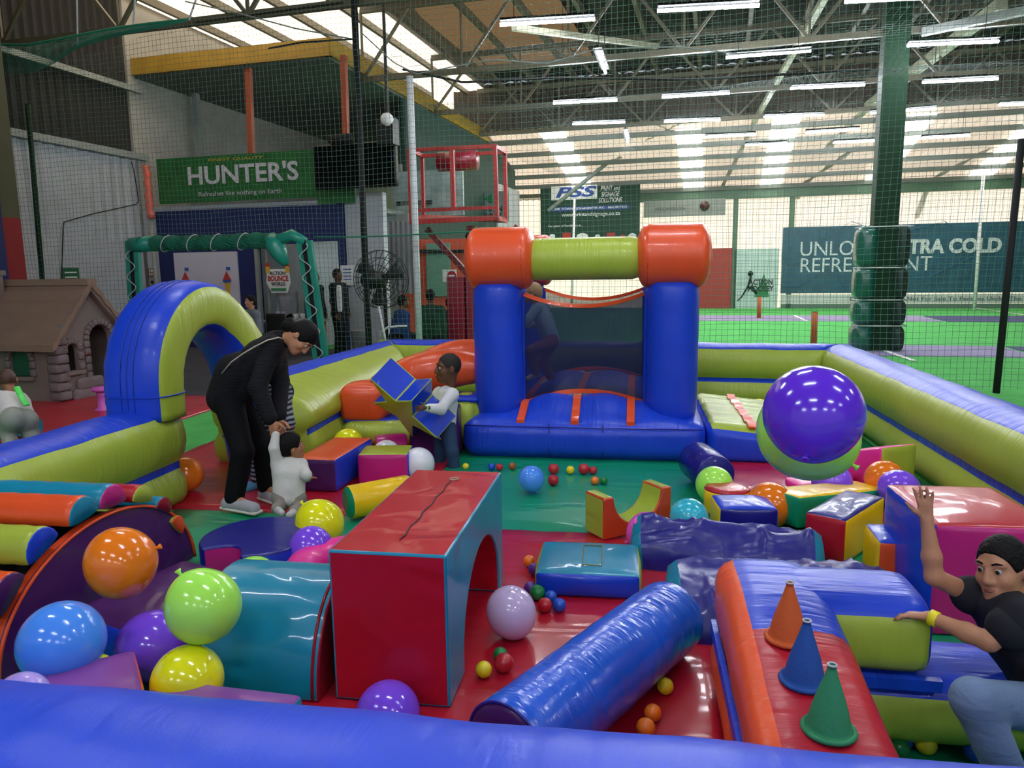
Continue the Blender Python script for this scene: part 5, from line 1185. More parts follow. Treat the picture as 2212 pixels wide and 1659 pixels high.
for sx in (0, w): MB().add(beam((sx-(.02 if sx == 0 else -.02), -.05, he-.03), (w/2, -.05, hr-.02), .09)).mk('gable_trim', wallb, ph, smooth=False)
MB().add(ball((.48, -.04, .63), .022, 10)).mk('door_bell', mat('bell_red', '8e1a1a', .3), ph)
p = G(226, 889)
r = thing('toy_stool', 'pink plastic toy stool between the playhouse and the arch', 'stool', p)
pk = mat('stool_pink', 'd060c0', .35, 0, coat=.2)
mk('stool_leg', *lathe([(1e-3, 0), (.11, 0), (.115, .03), (.075, .06), (.065, .2), (.08, .27), (1e-3, .27)], 24), pk, r); mk('seat', *lathe([(1e-3, .27), (.12, .27), (.13, .29), (.12, .32), (1e-3, .325)], 24), pk, r)
p = G(8, 948)
r = thing('toy_slide', 'teal plastic toddler slide at the left picture edge', 'slide', p, math.radians(25))
ts = mat('slide_teal', '0f6a86', .35, coat=.2)
MB().add(loft([[(x, -.22, z+.10), (x, -.19, z+.10), (x, -.18, z), (x, .18, z), (x, .19, z+.10), (x, .22, z+.10), (x, .22, z-.03), (x, -.22, z-.03)] for x, z in [(.34, .04), (.25, .05), (.1, .12), (-.3, .42), (-.5, .5)]])).mk('chute', ts, r, smooth=False)
MB().add(box((-.45, 0, .22), (.14, .40, .44))).mk('slide_base', ts, r, smooth=False)
# ------------------------------------------------------------------ table corner by the doors
r = hroot('cafe_table', 'grey table with cups inside the glass door', 'table', *onv(640, 690, 14.0)[:2])
MB().add(box((0, 0, .72), (1.2, .7, .04))).mk('table_top', greyst, r, smooth=False)
for sx in (-1, 1):
    for sy in (-1, 1): MB().add(rod((sx*.52, sy*.28, 0), (sx*.52, sy*.28, .7), .022)).mk('leg', metal('leg_red', 'b04028'), r)
tq = onv(640, 690, 14.0)
for dx, cc, hh, lb in ((-.36, 'cup_lilac', .17, 'tall lilac cup at the left of the table'), (-.24, 'cup_lilac', .17, 'second tall lilac cup on the table'), (.06, 'cup_white', .12, 'white cup in the middle of the table'), (.22, 'cup_white', .13, 'white jug-like cup at the right of the table')):
    o = MB().add(lathe([(1e-3, 0), (.045, 0), (.055, hh), (.05, hh), (.042, .01), (1e-3, .01)], 16)).mk('cup', mat(cc, '8f84a8' if 'lil' in cc else 'c8c8cc', .4), loc=HB(tq[0]+dx, tq[1]-.1, .742), rz=-TB); tag(o, lb, 'cup', 'cups on the cafe table')
r = hroot('cafe_chair', 'black chair pulled up to the cafe table', 'chair', tq[0]+.12, tq[1]-.75)
puff('seat', (0, 0, .45), (.44, .42, .05), blk2, r, .02, .01, 4); puff('backrest', (0, -.2, .72), (.44, .04, .4), blk2, r, .018, .0, 4)
for sx in (-1, 1):
    for sy in (-1, 1): MB().add(rod((sx*.19, sy*.18, 0), (sx*.19, sy*.18, .44), .015)).mk('leg', metal('leg_red', 'b04028'), r)
# ================================================================== PEOPLE
def skinm(c): return mat('skin_'+c, c, .5, .08, (40, 40, 40), var=.04, spec=.35)
def cloth(n, c, b=.35, sc=(25, 25, 25)): return mat('cloth_'+n, c, .85, b, sc, 4, var=.08, spec=.2, dist=.01)
def stripes(n, c1, c2, freq):
    m = mat('cloth_'+n, c1, .85, 0, var=0)
    nt = m.node_tree; b = nt.nodes['Principled BSDF']; tc = nt.nodes.new('ShaderNodeTexCoord'); w = nt.nodes.new('ShaderNodeTexWave'); w.bands_direction = 'Z'
    w.inputs['Scale'].default_value = freq; w.inputs['Distortion'].default_value = 2.5; w.inputs['Detail Scale'].default_value = 2; nt.links.new(tc.outputs['Object'], w.inputs[0])
    cr = nt.nodes.new('ShaderNodeValToRGB'); cr.color_ramp.elements[0].color = (*lin(c1), 1); cr.color_ramp.elements[1].color = (*lin(c2), 1)
    cr.color_ramp.elements[0].position = .35; cr.color_ramp.elements[1].position = .75
    nt.links.new(w.outputs[0], cr.inputs[0]); nt.links.new(cr.outputs[0], b.inputs['Base Color']); return m
def cap(a, b, r1, r2, k=.02): return ('c', np.array(a, float), np.array(b, float), r1, r2, k)
def hand_prims(w, d, n, t, s, curl=.35, spread=.10):
    "w wrist, d along fingers, n palm normal, t towards the thumb"
    w = np.array(w, float); d = nrm(d); n = nrm(np.array(n)-d*(np.array(n)@d)); t0 = np.array(t, float); t = nrm(t0-d*(t0@d)-n*(t0@n)); P = []
    for o, L in ((.024, .080), (.009, .084), (-.007, .080), (-.022, .072)): P.append(cap(w+t*o*.6*s, w+d*L*s+t*o*s, .0145*s, .0125*s, .012*s))
    for i, (o, L) in enumerate(((.029, .070), (.0095, .080), (-.0095, .073), (-.028, .057))):
        p = w+d*.084*s+t*o*s; a = curl*.4; dd = nrm(d+t*spread*o/.028)
        for j, f in enumerate((.45, .31, .24)):
            v = dd*math.cos(a)+n*math.sin(a); q = p+v*L*f*s; P.append(cap(p, q, (.0092-.0008*j)*s, (.0086-.0010*j)*s, .004*s)); p = q; a += curl
    p = w+d*.018*s+t*.020*s; v = nrm(d*.62+t*.70+n*.35)
    for L, r in ((.040, .0125), (.030, .010), (.024, .0085)): q = p+v*L*s; P.append(cap(p, q, r*s, r*.9*s, .006*s)); p = q; v = nrm(v+d*.35+n*.15)
    return P
def person(label, J, f, mats, s=1.0, h=.012, up=(0, 0, 1), hair=None, top=None, bottom=None, shoes=None, hands=None, sleeve=1.0, leg=1.0, cat='person', root=None, hs_=1.0, fine=None, loose=.012, wide=1.0, hairfn=None, blo=None):
    "J: joints; f: face direction; s: body scale; hs_: head scale"
    g = lambda k: np.array(J[k], float)
    rt = np.array(root if root is not None else (J['anL'] if 'anL' in J else J['pelvis']), float).copy(); rt[2] = max(0, rt[2]-.07*s) if root is None else rt[2]
    R = thing('person', label, cat, rt)
    sk, hm = mats['skin'], mats.get('hair')
    hc = g('head'); up = nrm(up); f = nrm(f); f = nrm(f-up*(f@up)) if abs(f@up) < .97 else f; rg = np.cross(f, up); q = hs_
    B = {}
    sd = nrm(g('shR')-g('shL')); hd = nrm(g('hiR')-g('hiL')); ch = (g('shL')+g('shR'))/2; pe = (g('hiL')+g('hiR'))/2; w_ = wide
    tl = np.linalg.norm(ch-pe); ax = nrm(ch-pe); c1 = pe+ax*tl*.30; c2 = pe+ax*tl*.72
    B['torso'] = [cap(pe+hd*o*.075*s, c1+(hd+sd)*.5*o*.055*s, .098*s*min(w_, 1.05), .092*s*w_, .05*s) for o in (-1, 1)]+[cap(c1+(hd+sd)*.5*o*.055*s, c2+sd*o*.07*s, .092*s*w_, .105*s*w_, .05*s) for o in (-1, 1)]+[cap(g('shL'), g('shR'), .062*s, .062*s, .06*s), cap(c2, ch+ax*.02*s, .09*s, .06*s, .05*s)]
    for sid in 'LR':
        if 'el'+sid in J:
            B['ua'+sid] = [cap(g('sh'+sid), g('el'+sid), .052*s, .040*s, .03*s)]
            B['fa'+sid] = [cap(g('el'+sid), g('el'+sid)+(g('wr'+sid)-g('el'+sid))*.35, .040*s, .041*s, .02*s), cap(g('el'+sid)+(g('wr'+sid)-g('el'+sid))*.35, g('wr'+sid), .041*s, .026*s, .02*s)]
        if 'kn'+sid in J:
            B['th'+sid] = [cap(g('hi'+sid), g('kn'+sid), .088*s, .058*s, .04*s)]
            B['sk'+sid] = [cap(g('kn'+sid), g('kn'+sid)+(g('an'+sid)-g('kn'+sid))*.35, .056*s, .056*s, .03*s), cap(g('kn'+sid)+(g('an'+sid)-g('kn'+sid))*.35, g('an'+sid), .056*s, .036*s, .03*s)]
            if 'to'+sid in J:
                an, to = g('an'+sid), g('to'+sid); fd = nrm(to-an); he = an-np.array([0, 0, .035*s])-fd*.03*s if 'he'+sid not in J else g('he'+sid)
                B['ft'+sid] = [cap(an, he, .038*s, .034*s, .02*s), cap(he, to, .036*s, .028*s, .025*s), cap(an, to, .036*s, .026*s, .03*s)]
    nk = g('neck')
    B['neck'] = [cap(nk, hc-up*.045*q-f*.02*q, .052*s, .050*q, .025*s)]
    Rm = np.stack([rg, f, up], 1)
    H = [('e', hc+up*.028*q-f*.008*q, (.074*q, .094*q, .092*q), Rm, .02*q), ('e', hc+f*.030*q-up*.040*q, (.058*q, .064*q, .075*q), Rm, .03*q),
         cap(hc+f*.072*q-up*.088*q, hc+f*.066*q-up*.086*q, .024*q, .024*q, .03*q),
         cap(hc+f*.092*q+up*.018*q, hc+f*.108*q-up*.022*q, .009*q, .013*q, .014*q), cap(hc+f*.094*q-up*.028*q-rg*.012*q, hc+f*.094*q-up*.028*q+rg*.012*q, .010*q, .010*q, .010*q),
         cap(hc+f*.086*q-up*.060*q-rg*.016*q, hc+f*.086*q-up*.060*q+rg*.016*q, .012*q, .012*q, .012*q)]
    for o in (-1, 1):
        H += [('-e', hc+f*.098*q+up*.012*q+rg*o*.031*q, (.017*q, .016*q, .011*q), Rm, .010*q), cap(hc+f*.080*q+up*.034*q+rg*o*.016*q, hc+f*.074*q+up*.034*q+rg*o*.045*q, .011*q, .010*q, .012*q),
              ('e', hc+f*.058*q-up*.022*q+rg*o*.040*q, (.022*q, .026*q, .024*q), Rm, .02*q),
              ('e', hc-f*.008*q-up*.004*q+rg*o*.077*q, (.011*q, .020*q, .031*q), Rm, .006*q), ('-e', hc+f*.002*q+up*.0*q+rg*o*.090*q, (.009*q, .010*q, .018*q), Rm, .004*q)]
    HP = []
    if hands:
        for sid in hands: HP += hand_prims(J['wr'+sid], *hands[sid])
    fineh = min(h, .0065*q) if h <= .014 else h
    allp = [p for k in B for p in B[k]]
    if h <= .0066: V, Q = sdf_mesh(allp+H+HP, h); parts_ = [(V, Q)]
    else:
        parts_ = [sdf_mesh(allp, h), sdf_mesh(B['neck']+H, fineh)]
        if HP: parts_.append(sdf_mesh([cap(np.array(p[1])*0+np.array(J['wr'+sid])-nrm(hands[sid][0])*.03*s, J['wr'+sid], .026*s, .025*s, .01) for sid in hands for p in HP[:1]]+HP, min(.0045, h)*max(.6, hands[list(hands)[0]][3])))
    mb = MB()
    for V, Q in parts_: mb.add((V-rt, [tuple(x) for x in Q]))
    mb.mk('body', sk, R)
    # eyes, brows, lips
    for o in (-1, 1):
        e = hc+f*.0795*q+up*.012*q+rg*o*.031*q
        V, Fc = ball((0, 0, 0), .0115*q, 14); eb = mk('eye', [v+e-rt for v in np.array(V)], Fc, mat('eye_white', 'b4aea6', .3, var=0), R)
        V, Fc = ball((0, 0, 0), .0085*q, 12); mk('iris', [v+e+f*.0048*q-rt for v in np.array(V)], Fc, mat('iris_brown', '1c100a', .15, var=0), eb)
        mk('eyebrow', *tube([hc-rt+f*(.092-.0)*q+up*.037*q+rg*o*.016*q, hc-rt+f*.089*q+up*.043*q+rg*o*.032*q, hc-rt+f*.078*q+up*.038*q+rg*o*.049*q], [.0035*q, .004*q, .002*q], 6), hm or black, R)
    mk('lips', *tube([hc-rt+f*.093*q-up*.054*q-rg*.022*q, hc-rt+f*.1005*q-up*.056*q-rg*.007*q, hc-rt+f*.1005*q-up*.056*q+rg*.007*q, hc-rt+f*.093*q-up*.054*q+rg*.022*q], [.002*q, .0065*q, .0065*q, .002*q], 8), mats.get('lips', mat('lips', '8a4a44', .45)), R)
    if hm:
        th = .010 if hair == 'short' else .016
        hp = [('e', hc+up*.030*q-f*.010*q, ((.074+th)*q, (.094+th*.9)*q, (.092+th)*q), Rm, .01*q), ('e', hc-f*.045*q-up*.02*q, (.066*q, .055*q, .07*q), Rm, .03*q)]
        hp += [('-e', hc+f*.105*q-up*.038*q, (.11*q, .088*q, .116*q), Rm, .008*q)]+[('-e', hc+f*.015*q-up*.045*q+rg*o*.085*q, (.04*q, .05*q, .055*q), Rm, .008*q) for o in (-1, 1)]+[('-e', hc-up*.135*q-f*.03*q, (.12*q, .12*q, .075*q), Rm, .01*q)]
        if hairfn: hp = hairfn(hp, hc, f, up, rg, q)
        V, Q = sdf_mesh(hp, fineh); mk('hair', V-rt, Q, hm, R)
    def garment(name, m, prims, grow, hh=None):
        P = [(p[0], p[1], p[2], p[3]+grow, p[4]+grow, p[5]) if p[0][-1] == 'c' else p for p in prims]
        V, Q = sdf_mesh(P, hh or h); return mk(name, V-rt, Q, m, R)
    if top:
        P = list(B['torso'])
        for sid in 'LR':
            if 'el'+sid not in J: continue
            a, b, c = g('sh'+sid), g('el'+sid), g('wr'+sid)
            if sleeve >= 1: P += B['ua'+sid]+[cap(b, b+(c-b)*(sleeve-1), .042*s, (.030 if s > .9 else .022)*s, .02*s)] if sleeve > 1 else B['ua'+sid]
            else: P.append(cap(a, a+(b-a)*sleeve, .054*s, .052*s, .03*s))
        garment(top[0], top[1], P, loose)
    if bottom:
        wb = min(w_, 1.05); P = [cap(pe+hd*o*.075*s, pe+ax*.06*s+hd*o*.07*s, .098*s*wb, .092*s*wb, .05*s) for o in (-1, 1)]
        for sid in 'LR':
            if 'kn'+sid in J:
                a, b = g('kn'+sid), g('an'+sid); P += B['th'+sid]+[cap(a, a+(b-a)*leg, .058*s, (.050 if leg > .8 else .056)*s, .03*s)]
        garment(bottom[0], bottom[1], P, loose*.9 if blo is None else blo)
    if shoes:
        for sid in 'LR':
            if 'ft'+sid in B: garment(shoes[0], shoes[1], B['ft'+sid], .008*s, min(h, .008))
    return R, rt, B, garment
def DJ(**k): return {n: D(*v) for n, v in k.items()}
hairb = mat('hair_black', '0a0809', .65, .5, (60, 60, 60), var=.1, spec=.2)
# --- woman bending over the toddler
knit = cloth('knit_black', '17171b', 1.0, (9, 9, 70)); denim_b = cloth('black_jeans', '0c0c10', .3)
J = DJ(head=(651, 729, 5.36), neck=(612, 732, 5.40), shR=(585, 752, 5.27), shL=(597, 738, 5.58), hiR=(492, 862, 5.34), hiL=(505, 860, 5.58), elR=(556, 838, 5.14), wrR=(585, 908, 5.10), elL=(606, 825, 5.45), wrL=(602, 905, 5.20),
       knR=(524, 975, 5.28), anR=(506, 1074, 5.33), toR=(548, 1101, 5.24), heR=(493, 1099, 5.36), knL=(566, 962, 5.50), anL=(577, 1050, 5.55), toL=(600, 1074, 5.45), heL=(572, 1074, 5.57))
def bun(hp, hc, f, up, rg, q):
    return [('e', hc+up*.034*q-f*.014*q, (.086*q, .104*q, .100*q), np.stack([rg, f, up], 1), .01), ('-e', hc+f*.105*q-up*.050*q, (.115*q, .080*q, .105*q), np.stack([rg, f, up], 1), .008)]+[('-e', hc-f*.01*q-up*.065*q+rg*o*.085*q, (.05*q, .07*q, .06*q), np.stack([rg, f, up], 1), .008) for o in (-1, 1)]+[('-e', hc-up*.15*q-f*.03*q, (.12*q, .12*q, .075*q), np.stack([rg, f, up], 1), .01)]+[('e', hc-f*.115*q-up*.045*q, (.050*q, .048*q, .050*q), None, .015), ('e', hc-f*.145*q-up*.03*q, (.03*q, .03*q, .03*q), None, .015), ('e', hc-f*.13*q-up*.075*q, (.03*q, .03*q, .03*q), None, .015)]
wf = nrm(_rt*.45-_up*.86-_f*.10); wu = nrm(_rt*.90+_up*.42)
R, rt, B, garment = person('woman in a black knitted jumper bending down to hold the toddler by the hand', J, wf, dict(skin=skinm('b98263'), hair=hairb), 1.0, .011, wu, 'short', ('jumper', knit), ('trousers', denim_b), None,
    dict(R=((.25, -.1, -1), (0.3, 1, 0), (1, -.2, .1), .95, .55), L=((.2, -.2, -1), (0, -1, .2), (1, 0, 0), .95, .5)), sleeve=1.93, leg=.98, hs_=1.0, loose=.022, hairfn=bun, wide=1.22)
garment('jumper_hem', knit, [cap((J['hiR']+J['hiL'])/2+np.array([-.01, o*.08, .02]), (J['hiR']+J['hiL'])/2+np.array([.08, o*.08, .2]), .112, .128, .06) for o in (-1, 1)], .018)
garment('collar', knit, [cap(J['neck']-np.array([.03, 0, .0]), J['neck']+np.array([.012, 0, -.005]), .060, .056, .02)], .006)
shoe = cloth('grey_knit_shoe', 'a9a9b2', .3); sole = mat('sole_white', 'd8d2c8', .6)
for sid in 'RL':
    an, to, he = J['an'+sid], J['to'+sid], J['he'+sid]; zf_ = .026; fd = nrm((to-he)*np.array([1, 1, 0]))
    garment('shoe', shoe, [cap(he+np.array([0, 0, .03]), an-np.array([0, 0, .035]), .034, .036, .02), cap(he*np.array([1, 1, 0])+np.array([0, 0, zf_+.045]), to*np.array([1, 1, 0])+np.array([0, 0, zf_+.035]), .038, .033, .03), cap(an-np.array([0, 0, .04]), to*np.array([1, 1, 0])+np.array([0, 0, zf_+.04]), .034, .03, .03)], .006, .007)
    prof = [(he-fd*.045)*np.array([1, 1, 0]), (to+fd*.05)*np.array([1, 1, 0])]
    V, Fc, ids = rbox((np.linalg.norm(prof[1]-prof[0]), .092, .024), .011, .002, 6); a_ = math.atan2(fd[1], fd[0]); M_ = Matrix.Rotation(a_, 3, 'Z'); c_ = (prof[0]+prof[1])/2
    mk('sole', [np.array(M_ @ Vector(v))+c_+np.array([0, 0, zf_+.012])-rt for v in V], Fc, sole, R)
    garment('sock', black, [cap(an-np.array([0, 0, .03]), an+np.array([0, 0, .025]), .040, .038, .01)], .004, .008)
bp = [D(*p) for p in ((613, 733, 5.26), (602, 729, 5.22), (578, 735, 5.18), (552, 748, 5.16), (525, 764, 5.16), (500, 782, 5.18), (480, 806, 5.22))]
mk('bag_strap', *tube([p-rt for p in bp], .011, 8, flat=.5), mat('strap_beige', 'b9ab9c', .6), R)
# --- kneeling toddler
J = DJ(head=(629, 966, 5.10), neck=(623, 992, 5.10), shL=(600, 1002, 5.06), shR=(650, 1004, 5.12), hiL=(606, 1074, 5.05), hiR=(642, 1074, 5.09), elL=(592, 968, 5.02), wrL=(596, 936, 5.03), elR=(664, 1032, 5.02), wrR=(667, 1033, 4.93),
       knL=(606, 1092, 4.86+.20), anL=(598, 1098, 4.92), knR=(652, 1092, 5.14), anR=(636, 1104, 4.90))
J['wrR'] = D(664, 1034, 5.16); J['elR'] = D(662, 1026, 5.03); J['toL'] = D(608, 1108, 4.86); J['toR'] = D(625, 1113, 4.84)
person('toddler in a white long-sleeved top kneeling with one arm held up', J, _rt*.85+_f*.5-np.array([0, 0, .1]), dict(skin=skinm('a97455'), hair=hairb), .54, .007, nrm((-.05, 0, 1)), 'full', ('top', cloth('white_top', 'cfcdc8', .25)), ('trousers', cloth('grey_trousers', '8c857e', .3)), ('sock', cloth('pale_sock', 'b8b4b4', .3)),
    dict(L=((.05, 0, 1), (0, 1, 0), (1, 0, 0), .5, .5), R=((.6, .7, 0), (0, 0, -1), (-.5, .6, 0), .5, .4)), sleeve=1.92, leg=.95, hs_=.80, loose=.014, wide=1.15, root=G(622, 1108))
# --- child in striped trousers behind the woman
J = DJ(head=(566, 790, 5.98), neck=(572, 812, 5.95), shL=(556, 818, 5.85), shR=(584, 816, 6.05), hiL=(580, 842, 5.80), hiR=(602, 846, 5.86), elL=(540, 830, 5.9), wrL=(535, 862, 5.9), elR=(560, 830, 6.1), wrR=(555, 860, 6.1),
       knL=(566, 940, 5.78), anL=(557, 1040, 5.84), toL=(532, 1055, 5.80), knR=(618, 915, 5.72), anR=(606, 1010, 5.86), toR=(582, 1022, 5.9))
person('child in dark striped trousers and blue socks half hidden behind the woman', J, (-1, -.2, -.3), dict(skin=skinm('b98263'), hair=hairb), .84, .010, (0, 0, 1), 'short', ('top', cloth('dark_top', '15161c', .3)), ('trousers', stripes('striped', '10131f', '8f97a6', 9)), ('sock', cloth('blue_sock', '5a9ac4', .3)), None, sleeve=1.9, leg=.93, hs_=.82, loose=.018, root=G(560, 1058))
# --- boy with the star
jean = cloth('blue_jeans', '2f4563', .5, (14, 14, 30)); wht = cloth('white_shirt', 'd6d6da', .35, (12, 12, 12))
J = DJ(head=(969, 796, 6.50), neck=(975, 836, 6.52), shL=(976, 853, 6.40), shR=(950, 850, 6.62), hiL=(966, 925, 6.46), hiR=(952, 926, 6.60), elL=(952, 884, 6.12), wrL=(921, 881, 5.97), elR=(928, 872, 6.62), wrR=(905, 868, 6.56),
       knL=(976, 975, 6.44), anL=(982, 1014, 6.48), toL=(959, 1024, 6.40), knR=(952, 975, 6.60), anR=(948, 1010, 6.64), toR=(930, 1018, 6.60))
def crop2(hp, hc, f, up, rg, q): return [('e', hc+up*.031*q-f*.011*q, (.0795*q, .0985*q, .0975*q), np.stack([rg, f, up], 1), .01*q)]+hp[1:]
def crop(hp, hc, f, up, rg, q): return [('e', hc+up*.030*q-f*.010*q, (.0765*q, .096*q, .0945*q), np.stack([rg, f, up], 1), .01*q)]+hp[2:]
R, rt, B, garment = person('small boy in a white shirt and jeans holding the blue foam star', J, -_rt*.93-_f*.36+_up*.02, dict(skin=skinm('5f3d2b'), hair=mat('hair_cropped', '1c130f', .7, .4, (80, 80, 80)), lips=mat('lips_dark', '5a302a', .5)), .64, .0075, nrm((-.02, 0, 1)), 'short', ('shirt', wht), ('jeans', jean), ('shoe', black),
    dict(L=((-1, .1, -.05), (.1, .9, -.2), (-.2, .1, 1), .62, .25), R=((-1, -.3, 0), (0, -1, 0), (0, 0, 1), .62, .3)), sleeve=1.80, leg=.97, hs_=1.10, loose=.022, hairfn=crop, root=G(962, 1012), wide=1.05)
wr = J['wrL']-rt; dd = nrm(J['wrL']-J['elL']); mk('wristband', *tube([wr-dd*.018, wr+dd*.008], .0255, 16), mat('band_mint', '9ee8b8', .5), R)
garment('shirt_hem', wht, [cap((J['hiL']+J['hiR'])/2+np.array([0, 0, .0]), (J['hiL']+J['hiR'])/2+np.array([0, 0, .14]), .088, .080, .03)], .014)
garment('short_sleeve', wht, [cap(J['shL'], J['shL']+(J['elL']-J['shL'])*.62, .044, .048, .02)], .006)
# star
Rs = np.array([[.56375, -.59159625, -.57636777], [.04111578, .7170637, -.6957939], [.82492147, .368556, .4285686]]); cb_ = np.stack([_rt, _up, -_f], 1); Wm = cb_ @ Rs
cen = D(865, 891, 6.34); r = thing('foam_star', 'big blue five-pointed foam star with a lime face held by the small boy', 'soft play shape', cen)
pf = []
for i in range(5):
    for rr, da in ((.400, 0), (.160, math.pi/5)):
        a = math.pi/2+i*2*math.pi/5+da; pf.append((rr*math.cos(a), rr*math.sin(a)))
o = prism('cover', pf, 0, .276, [pvc('lime', 'c'), pvc('blue', 'c')], r, .010, caps=(0, 0))
# prism local axes: x, z in the plane, y thickness; face y=0 looks along -y
M4 = Matrix([[Wm[i][0], -Wm[i][2], Wm[i][1], 0] for i in range(3)]+[[0, 0, 0, 1]]); o.matrix_local = M4
# --- boy reaching up at the right edge
J = DJ(head=(2166, 1230, 2.44), neck=(2196, 1290, 2.44), shR=(2140, 1306, 2.54), shL=(2212, 1335, 2.30), hiR=(2296, 1520, 2.56), hiL=(2310, 1540, 2.36), elR=(2018, 1246, 2.52), wrR=(2002, 1122, 2.52), elL=(2136, 1386, 2.32), wrL=(2008, 1332, 2.46),
       knL=(2104, 1512, 2.16), anL=(2178, 1680, 2.16), knR=(2200, 1560, 2.62), anR=(2290, 1650, 2.6), toL=(2120, 1720, 2.1))
R, rt, B, garment = person('boy in a dark grey shirt and light jeans raising one hand at the floating balloons', J, -_rt*.88-_f*.46+_up*.03, dict(skin=skinm('b98464'), hair=hairb, lips=mat('lips_rose', '9a5a50', .45)), .74, .0065, nrm(_up*.96-_rt*.10), 'short', ('shirt', cloth('dark_shirt', '26272d', .4, (14, 14, 14))), ('jeans', cloth('light_jeans', '6a7f9f', .5, (14, 14, 30))), ('shoe', black),
    dict(R=((-.10, .12, 1), (-.6, -.8, 0), (-.75, .6, 0), .72, .16, .18), L=((-.9, .45, -.1), (0, -.2, -1), (.4, .9, 0), .72, .35)), sleeve=.40, leg=.97, hs_=.90, loose=.020, wide=1.12, hairfn=crop2, root=(*J['anL'][:2], .0))
wr = J['wrL']-rt; dd = nrm(J['wrL']-J['elL']); mk('wristband', *tube([wr-dd*.026, wr-dd*.002], .0265, 18), mat('band_yellow', 'f0e020', .45), R)
for a_, b_, k_ in (('shR', 'elR', .34), ('shL', 'elL', .42)): garment('loose_sleeve', mat('cloth_dark_shirt', '26272d'), [cap(J[a_], J[a_]+(J[b_]-J[a_])*k_, .052, .060, .02)], .006)
# --- toddler climbing the toy slide at the left edge
J = DJ(head=(17, 823, 5.40), neck=(24, 850, 5.36), shL=(-2, 858, 5.30), shR=(44, 862, 5.42), hiL=(26, 905, 5.12), hiR=(58, 908, 5.22), elL=(-18, 885, 5.4), wrL=(-20, 905, 5.5), elR=(40, 890, 5.55), wrR=(30, 905, 5.62), knL=(18, 935, 5.2), anL=(26, 972, 5.08), knR=(66, 935, 5.26), anR=(72, 972, 5.14), toL=(20, 985, 5.12), toR=(68, 985, 5.18))
tc_ = cloth('pale_green_top', 'c6c0bc', .3)
R, rt, B, garment = person('toddler in a white top and grey trousers climbing the teal toy slide', J, -_rt*.55+_f*.85, dict(skin=skinm('8a5a40'), hair=mat('hair_thin', '4a2f22', .6)), .56, .009, nrm(_rt*-.15+_up), 'short', ('top', tc_), ('trousers', cloth('grey_green_trousers', '8f9288', .3)), ('sock', cloth('pale_sock', 'b8b4b4')), None, sleeve=1.8, leg=.95, hs_=.72, loose=.014, wide=1.15, hairfn=crop, blo=.020, root=(*D(45, 985, 5.12)[:2], .0))
mk('neon_stripe', *tube([p-rt for p in (D(36, 836, 5.27), D(46, 856, 5.23), D(58, 875, 5.16))], .022, 8, flat=.4), mat('neon_green', '58e060', .5), R)
# --- child in the bouncer
J = DJ(head=(1152, 634, 7.75), neck=(1160, 656, 7.75), shL=(1158, 668, 7.62), shR=(1176, 666, 7.86), hiL=(1190, 738, 7.66), hiR=(1194, 738, 7.84), elL=(1140, 690, 7.55), wrL=(1132, 706, 7.52), elR=(1160, 700, 7.92), wrR=(1140, 705, 7.96), knL=(1146, 758, 7.62), anL=(1158, 806, 7.68), toL=(1140, 818, 7.68), knR=(1170, 778, 7.9), anR=(1192, 818, 7.95), toR=(1170, 828, 7.95))
person('fair-haired child in a pale blue top jumping inside the bouncer', J, -_rt*.95+_f*.2, dict(skin=skinm('c99a7c'), hair=mat('hair_fair', 'a48a68', .6, .6, (40, 40, 40))), .66, .011, (0, 0, 1), 'full', ('top', cloth('pale_blue_top', '8fb0c8', .3)), ('trousers', cloth('mauve_trousers', '7a5068', .3)), ('sock', cloth('pale_sock', 'b8b4b4')), None, sleeve=1.8, leg=.95, hs_=.86, loose=.018, root=(*D(1175, 815, 7.8)[:2], .42))
# --- grown-ups in the background
def adult(label, px, py, d, f, top, bot, skin='5f3d2b', seat=False, s=1.0, lean=0, hairm=hairb, headpx=None, armf=.0):
    "px, py: head centre"
    h0 = D(px, py, d); f = nrm(np.array([*f, 0])); sd = np.array([f[1], -f[0], 0]); z0 = h0[2]; U = np.array([0, 0, 1.0]); L_ = f*lean
    b = h0-L_; J = dict(head=h0, neck=h0-U*.15*s-L_*.15); J['shR'] = h0-U*.23*s+sd*.17*s-L_*.25; J['shL'] = h0-U*.23*s-sd*.17*s-L_*.25
    pz = .93*s if not seat else .52; pel = b*np.array([1, 1, 0])+U*pz
    if not seat: pel[2] = z0-.74*s
    J['hiR'] = pel+sd*.085*s; J['hiL'] = pel-sd*.085*s
    for q, o in (('R', 1), ('L', -1)):
        J['el'+q] = J['sh'+q]-U*.27*s+f*(.02+armf-.02)*s+sd*o*.035; J['wr'+q] = J['el'+q]-U*(.22 if armf < .2 else .05)*s+f*(.06 if armf < .2 else .24)*s
        if seat: J['kn'+q] = J['hi'+q]+f*.42*s+U*-.03; J['an'+q] = J['kn'+q]*np.array([1, 1, 0])+U*.09; J['to'+q] = J['an'+q]+f*.16-U*.05
        else: J['kn'+q] = J['hi'+q]-U*(pel[2]-.5*s)+f*.02; J['an'+q] = J['hi'+q]*np.array([1, 1, 0])+U*.09-f*.02; J['to'+q] = J['an'+q]+f*.17-U*.05
    return person(label, J, f, dict(skin=skinm(skin), hair=hairm), s, .017, (0, 0, 1), 'short', top, bot, ('shoe', blk2), {q: (J['wr'+q]-J['el'+q]+U*-.02, -sd*(1 if q == 'R' else -1), f, s, .4) for q in 'LR'}, sleeve=1.95, leg=.97, loose=.024, root=(*(pel[:2]), 0))
blkj = cloth('black_jacket', '101114', .3)
R, rt, B, garment = adult('man in a black jacket over a white shirt standing by the blue wall', 729, 594, 15.0, (.94, -.34), ('jacket', blkj), ('trousers', denim_b), s=1.04)
